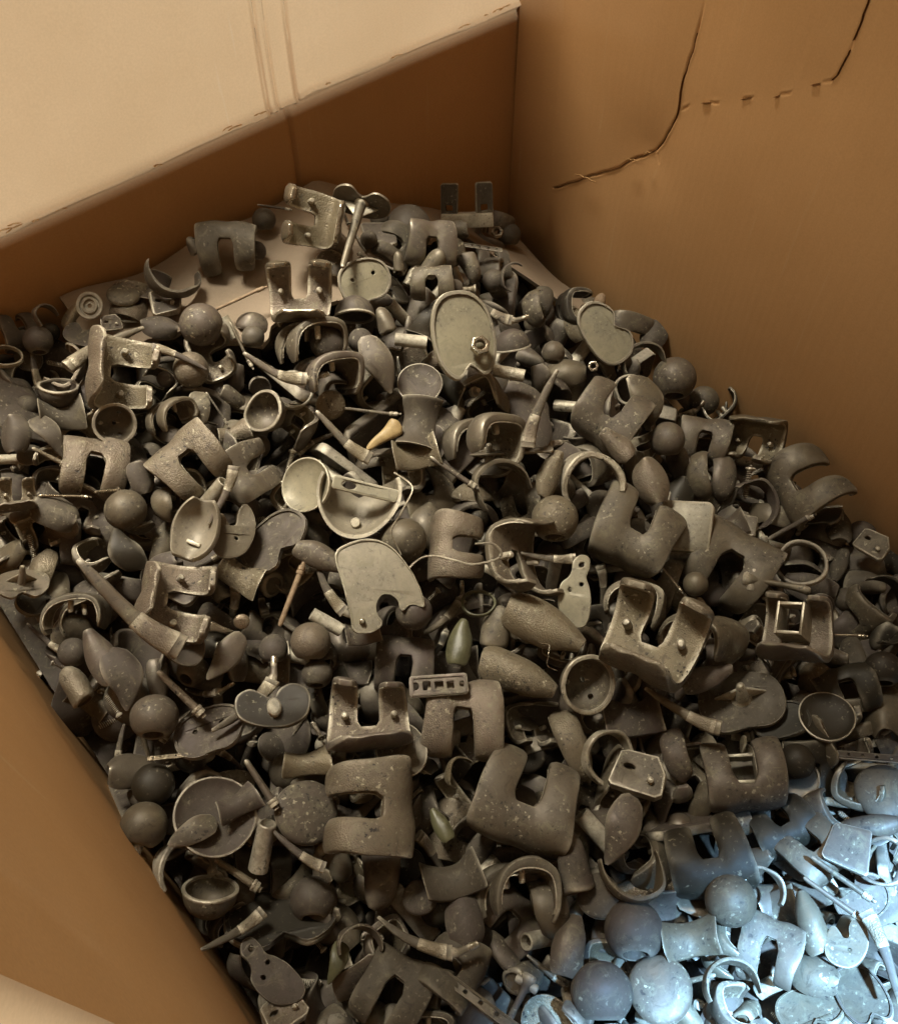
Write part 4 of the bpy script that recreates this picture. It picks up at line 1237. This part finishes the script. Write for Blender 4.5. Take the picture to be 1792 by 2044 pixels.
uni|1100|1806|134|6|8|10|s|20|long pale runner below the dim knee implant arch
tear|1136|1888|112|75|10|0|s|14|lobed runner below the long pale runner
disc|1196|1788|84|0|15|10|d|10|dim round button right of the long pale runner
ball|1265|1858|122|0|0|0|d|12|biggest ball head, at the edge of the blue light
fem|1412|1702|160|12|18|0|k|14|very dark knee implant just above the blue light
ball|1458|1798|100|0|0|0|s|16|blue-lit ball head left of the blue-lit split ring
cring|1522|1776|92|-60|5|20|p|24|blue-lit split ring in the lower right
saddle|1376|1872|116|10|15|0|s|16|blue-lit saddle piece right of the biggest ball
slab|1690|1690|92|-18|20|10|s|20|blue-lit square plate near the right edge
fem|1622|1690|118|40|20|0|s|14|knee implant half in the blue light left of the blue-lit square plate
cring|1764|1722|104|30|5|-10|p|20|blue-lit split ring at the right edge
rod|1682|1756|136|-38|0|0|p|26|upper of two parallel blue-lit rods
rod|1664|1796|130|-38|0|0|p|24|lower of two parallel blue-lit rods
ndisc|1690|1886|108|-10|15|0|s|22|blue-lit plate with a round hole near the right edge
tear|1618|1842|104|100|10|0|s|18|blue-lit runner left of the holed plate
ball|1200|1982|118|0|0|0|d|10|blue-edged ball head at the bottom of the view
disc|1318|1976|126|0|12|0|s|16|large blue-lit button at the bottom
hook|1455|1975|120|20|10|20|s|16|blue-lit hooked band at the bottom
femT|1538|1892|124|160|15|0|s|18|blue-lit knee implant above the hooked band
shell|1622|1950|110|70|15|0|s|14|blue-lit shell at the bottom right
spike|1766|1890|213|95|10|0|d|32|dark stem standing at the right edge in the blue light
disc|1764|1580|114|0|25|0|s|10|button at the right edge where the blue light begins
tear|1744|1652|104|10|20|0|s|10|runner at the right edge below that button
bar|960|2004|190|-36|20|0|s|20|long strip plate cut by the bottom of the view
tray|1618|2016|140|20|30|0|s|8|blue-lit tray at the bottom edge
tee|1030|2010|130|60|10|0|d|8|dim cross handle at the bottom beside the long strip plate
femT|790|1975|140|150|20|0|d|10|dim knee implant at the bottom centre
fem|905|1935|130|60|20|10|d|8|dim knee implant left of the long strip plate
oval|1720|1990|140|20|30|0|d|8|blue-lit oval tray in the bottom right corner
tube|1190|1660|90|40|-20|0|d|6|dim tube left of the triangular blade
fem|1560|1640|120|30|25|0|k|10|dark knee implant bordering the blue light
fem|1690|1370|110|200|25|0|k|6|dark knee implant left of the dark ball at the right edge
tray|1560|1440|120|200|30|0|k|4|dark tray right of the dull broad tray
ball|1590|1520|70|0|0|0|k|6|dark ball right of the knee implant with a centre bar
spike|350|705|134|150|15|0|d|30|short stem lying between the rough knee implant and the large back ball
hip|560|742|168|-30|10|0|s|32|necked stem lying below the slim leaning stem in the upper left
spike|455|980|157|60|5|0|s|36|narrow stem leaning left of the smooth half disc
hip|500|1400|190|35|10|0|d|34|necked stem behind the dark double-lobed plate
spike|600|1710|157|-40|5|0|d|32|stem lying right of the oval open tube at the lower left
hip|660|1180|146|-70|5|0|d|26|necked stem between the tan rod and the fan-shaped tray
rod|1580|1050|110|30|5|0|d|16|dull rod below the big wall-side knee implant
hip|985|620|134|-40|10|0|d|26|necked stem right of the tall oval tray top
spike|480|1860|168|25|10|0|d|26|dim stem against the left wall near the bottom
hip|840|1880|190|-30|10|0|d|26|necked stem near the bottom centre
'''

BASE = {'': Matrix.Identity(4), 'I': RY(180), 'S': RY(90), 'E': RX(-90)}
def view_basis(px, py):
    """axes at a point of the heap: across, up and towards a viewer standing at the box"""
    z = -ray(px, py); z /= np.linalg.norm(z)
    x = right - z * (right @ z); x /= np.linalg.norm(x)
    y = np.cross(z, x)
    M = Matrix.Identity(4)
    for i in range(3): M[i][0], M[i][1], M[i][2] = x[i], y[i], z[i]
    return M
def place(kind, side, px, py, size, roll, tx, ty, lift):
    p = on_heap(px, py, lift)
    dist = float(np.dot(p - CAM, fwd))
    s = size * dist / FPX
    M = view_basis(px, py) @ RX(-tx) @ RY(ty) @ RZ(roll) @ BASE[side]
    return T(Vector(p)) @ M @ Matrix.Diagonal((s, s, s, 1)), p, s
GROUPS = {'ball head': 'ball heads in the heap', 'knee implant': 'knee implants in the heap', 'tray': 'trays in the heap', 'rod': 'rods in the heap', 'cup': 'cups in the heap',
          'knee runner': 'condyle runners in the heap', 'block': 'spacer blocks in the heap', 'plate': 'flat plates in the heap', 'band': 'curved bands in the heap', 'ring': 'rings in the heap',
          'blade': 'blades in the heap', 'stem': 'long stems in the heap', 'hip stem': 'long stems in the heap', 'plug': 'plugs in the heap', 'button': 'round buttons in the heap',
          'shell': 'shells in the heap', 'dish': 'dishes in the heap', 'saddle piece': 'saddle pieces in the heap', 'tube': 'tubes in the heap', 'screw': 'screws in the heap',
          'wire': 'wires on the heap', 'bone plate': 'bone plates in the heap', 'nut': 'nuts in the heap', 'handle': 'cross handles in the heap'}
used = []
for ln in ITEMS.strip().splitlines():
    f = ln.split('|')
    kind, _, side = f[0].partition(':')
    px, py, size, roll, tx, ty = map(float, f[1:7])
    mat, lift, label = f[7], float(f[8]) / 1000, f[9]
    if kind == 'ball': roll, tx, ty = rng.uniform(0, 360), rng.choice((0, 20, -55, -70)), rng.uniform(-25, 25)
    M, p, s = place(kind, side, px, py, size, roll if kind != 'ball' else 0, tx, ty, lift)
    M = M @ Matrix.Diagonal((1 + rng.uniform(-.05, .05), 1 + rng.uniform(-.05, .05), 1 + rng.uniform(-.06, .06), 1))
    spawn(kind, M, mat, label, GROUPS.get(CATS[kind]))
    used.append((px, py, size))

# ------------------------------------------------------------------ pieces that show between them, a little deeper
LAND = [(875, 1369, 'the slotted plate'), (752, 1172, 'the fan-shaped tray'), (925, 672, 'the tall oval tray'), (1304, 1272, 'the rough U-shaped knee implant'), (742, 1612, 'the large left-opening knee implant'),
        (1172, 1366, 'the dark-mouthed cup'), (765, 872, 'the tan wedge'), (179, 610, 'the ring washer'), (722, 408, 'the stemmed tray at the back'), (428, 1632, 'the big round dish'),
        (1150, 1178, 'the pear-shaped plate'), (268, 1240, 'the longest stem'), (1207, 664, 'the tray leaning on the right wall'), (1600, 962, 'the big knee implant at the right wall'),
        (1590, 1258, 'the square-windowed knee implant'), (236, 745, 'the rough right-opening knee implant'), (716, 985, 'the large hollow shell'), (1486, 1540, 'the knee implant with a centre bar'),
        (1265, 1858, 'the biggest ball'), (536, 1940, 'the dark pear-shaped plate'), (1183, 968, 'the rough beaded arch'), (388, 1056, 'the tall dished shell'), (932, 436, 'the fork bracket'),
        (546, 1414, 'the dark double-lobed plate'), (926, 1432, 'the beaded arch-shaped knee implant'), (1346, 756, 'the big ball by the right wall'), (599, 584, 'the bright open-topped knee implant'),
        (1246, 1662, 'the triangular blade'), (1522, 1776, 'the blue-lit split ring'), (1107, 1036, 'the porous ball'), (402, 648, 'the large back ball'), (1052, 1588, 'the long-armed knee implant'),
        (192, 922, 'the broad beaded knee implant'), (1690, 1886, 'the blue-lit holed plate'), (1000, 980, 'the thin arched band'), (915, 1088, 'the level-armed knee implant')]
SAY = {'fem': 'knee implant', 'femT': 'thin knee implant', 'uni': 'condyle runner', 'ball': 'ball head', 'tear': 'teardrop runner', 'disc': 'round button', 'blade': 'smooth blade', 'bullet': 'bullet plug',
       'saddle': 'saddle piece', 'block': 'spacer block', 'cup': 'cup', 'screw': 'screw', 'pear': 'pear plate', 'tray': 'tray', 'hook': 'curved band', 'rod': 'rod', 'shell': 'curved shell', 'femB': 'boxed knee implant', 'blk': 'chamfered block', 'tube': 'tube', 'spike': 'stem', 'hip': 'necked stem'}
FILL = ['fem', 'ball', 'tear', 'fem', 'blade', 'uni', 'saddle', 'femT', 'shell', 'disc', 'fem', 'bullet', 'ball', 'tear', 'tray', 'rod', 'uni', 'spike', 'saddle', 'tube', 'fem', 'femT', 'screw', 'spike', 'hip', 'bullet']
def in_heap(px, py, m=0.016):
    p = on_heap(px, py, -.01)
    return XL + m < p[0] < XR - m and p[1] < YB - m * 1.3
fillers = []
cand = [(x + rng.uniform(-9, 9), y + rng.uniform(-9, 9)) for y in range(430, 2060, 19) for x in range(-10, 1810, 19)]
rng.shuffle(cand)
for px, py in cand:
    if not in_heap(px, py): continue
    if 350 < px < 660 and py < 655 - (px - 350) * .25: continue
    if py < 600 and px > 985: continue
    if py < 570 + (px - 1000) * .8 and 1000 < px < 1130: continue
    k = 0.62 + 0.0002 * py
    if any(math.hypot(px - a, py - b) < 0.32 * c + 6 for a, b, c in used): continue
    if any(math.hypot(px - a, py - b) < 52 * k for a, b, *_ in fillers): continue
    fillers.append((px, py, rng.choice(FILL)))
fillers.sort(key=lambda q: (q[1], q[0]))
ADJ = {'d': 'dull', 's': 'grey', 'k': 'dark', 'g': 'beaded', 'p': 'smooth'}
texts = []
for px, py, kind in fillers:
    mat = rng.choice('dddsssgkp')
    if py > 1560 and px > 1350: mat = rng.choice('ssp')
    size = {'ball': 62, 'screw': 60, 'cup': 80, 'rod': 96, 'spike': 130, 'hip': 140, 'disc': 72, 'block': 72, 'blk': 80, 'tube': 74, 'tear': 92, 'bullet': 82}.get(kind, 104) * (0.62 + 0.00026 * py) * rng.uniform(.78, 1.2)
    M, p, s = place(kind, rng.choice(['', '', 'I', 'S']) if kind.startswith('fem') else '', px, py, size, rng.uniform(0, 360), rng.uniform(-30, 50), rng.uniform(-40, 40), (0.008 if (on_heap(px, py)[1] > .49 and px > 150) else -0.008) - rng.uniform(0, .008))
    L = sorted((math.hypot(px - a, py - b), a, b, t) for a, b, t in LAND)
    dx, dy = px - L[0][1], py - L[0][2]
    if abs(dx) > abs(dy) * 1.2: rel = 'right of' if dx > 0 else 'left of'
    else: rel = 'below' if dy > 0 else 'above'
    texts.append([f'{ADJ[mat]} {SAY[kind]} buried {rel} {L[0][3]}', L[1][3], kind, M, mat, px, py])
from collections import defaultdict
def spread(items, key):
    d = defaultdict(list)
    for t in items: d[key(t)].append(t)
    return d
for lab, g in spread(texts, lambda t: t[0]).items():
    for t in g: t.append(lab)
    if len(g) > 1:
        for t in g: t[-1] = lab + ' towards ' + t[1]
for lab, g in spread(texts, lambda t: t[-1]).items():
    if len(g) > 1:
        g.sort(key=lambda t: t[5])
        for i, t in enumerate(g): t[-1] = (['leftmost', 'rightmost'] if len(g) == 2 else ['leftmost', 'middle', 'rightmost', 'last'])[min(i, 3)] + ' ' + lab
for t in texts:
    if len(t[-1].split()) > 16: t[-1] = t[-1].replace('towards', 'by').replace(' the ', ' ').replace('knee implant', 'implant').replace(' buried', '')
    t[3] = t[3] @ Matrix.Diagonal((1 + rng.uniform(-.08, .08), 1 + rng.uniform(-.08, .08), 1, 1))
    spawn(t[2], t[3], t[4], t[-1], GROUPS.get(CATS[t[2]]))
print('HEROES', len(used), 'FILLERS', len(texts))

# ------------------------------------------------------------------ everything buried below: too deep to tell apart
DEEP = ['fem', 'ball', 'tear', 'uni', 'blade', 'bullet', 'disc', 'saddle', 'block', 'shell', 'rod', 'hook', 'slab']
geo = {}
for k in DEEP:
    me = PARTS[k][0][1]; me.calc_loop_triangles()
    v = np.empty(len(me.vertices) * 3); me.vertices.foreach_get('co', v)
    t = np.empty(len(me.loop_triangles) * 3, int); me.loop_triangles.foreach_get('vertices', t)
    geo[k] = (v.reshape(-1, 3), t.reshape(-1, 3))
VV, FF, off = [], [], 0
def add(v, f):
    global off
    VV.append(v); FF.append(f + off); off += len(v)
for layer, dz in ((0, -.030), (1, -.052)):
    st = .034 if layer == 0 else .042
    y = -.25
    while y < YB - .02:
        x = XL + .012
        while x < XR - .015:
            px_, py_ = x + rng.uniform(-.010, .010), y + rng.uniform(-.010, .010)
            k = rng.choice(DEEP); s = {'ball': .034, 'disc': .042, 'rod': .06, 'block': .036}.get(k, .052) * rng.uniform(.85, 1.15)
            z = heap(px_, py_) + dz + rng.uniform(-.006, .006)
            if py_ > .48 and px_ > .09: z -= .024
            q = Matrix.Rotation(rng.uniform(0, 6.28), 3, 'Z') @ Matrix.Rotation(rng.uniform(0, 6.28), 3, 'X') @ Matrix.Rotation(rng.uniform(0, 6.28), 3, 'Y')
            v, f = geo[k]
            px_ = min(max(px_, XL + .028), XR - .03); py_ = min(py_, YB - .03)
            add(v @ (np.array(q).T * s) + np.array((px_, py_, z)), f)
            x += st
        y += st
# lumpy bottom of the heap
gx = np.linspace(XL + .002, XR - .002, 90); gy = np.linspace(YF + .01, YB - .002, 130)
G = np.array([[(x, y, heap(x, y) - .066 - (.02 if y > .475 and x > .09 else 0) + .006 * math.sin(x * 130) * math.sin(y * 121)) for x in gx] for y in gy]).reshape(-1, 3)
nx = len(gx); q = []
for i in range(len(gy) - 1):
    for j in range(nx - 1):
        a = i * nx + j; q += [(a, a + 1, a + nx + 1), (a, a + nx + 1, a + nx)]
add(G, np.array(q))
VV = np.concatenate(VV); FF = np.concatenate(FF)
me = bpy.data.meshes.new('buried_implants')
me.vertices.add(len(VV)); me.vertices.foreach_set('co', VV.ravel())
me.loops.add(FF.size); me.loops.foreach_set('vertex_index', FF.ravel().astype(np.int32))
me.polygons.add(len(FF)); me.polygons.foreach_set('loop_start', np.arange(0, FF.size, 3, dtype=np.int32))
me.update(); me.validate()
me.polygons.foreach_set('use_smooth', np.ones(len(FF), bool)); me.set_sharp_from_angle(angle=R(40))
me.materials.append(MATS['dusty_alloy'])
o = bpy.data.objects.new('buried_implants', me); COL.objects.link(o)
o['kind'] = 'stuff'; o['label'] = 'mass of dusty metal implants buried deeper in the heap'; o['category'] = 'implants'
print('TRIS deep', len(FF))
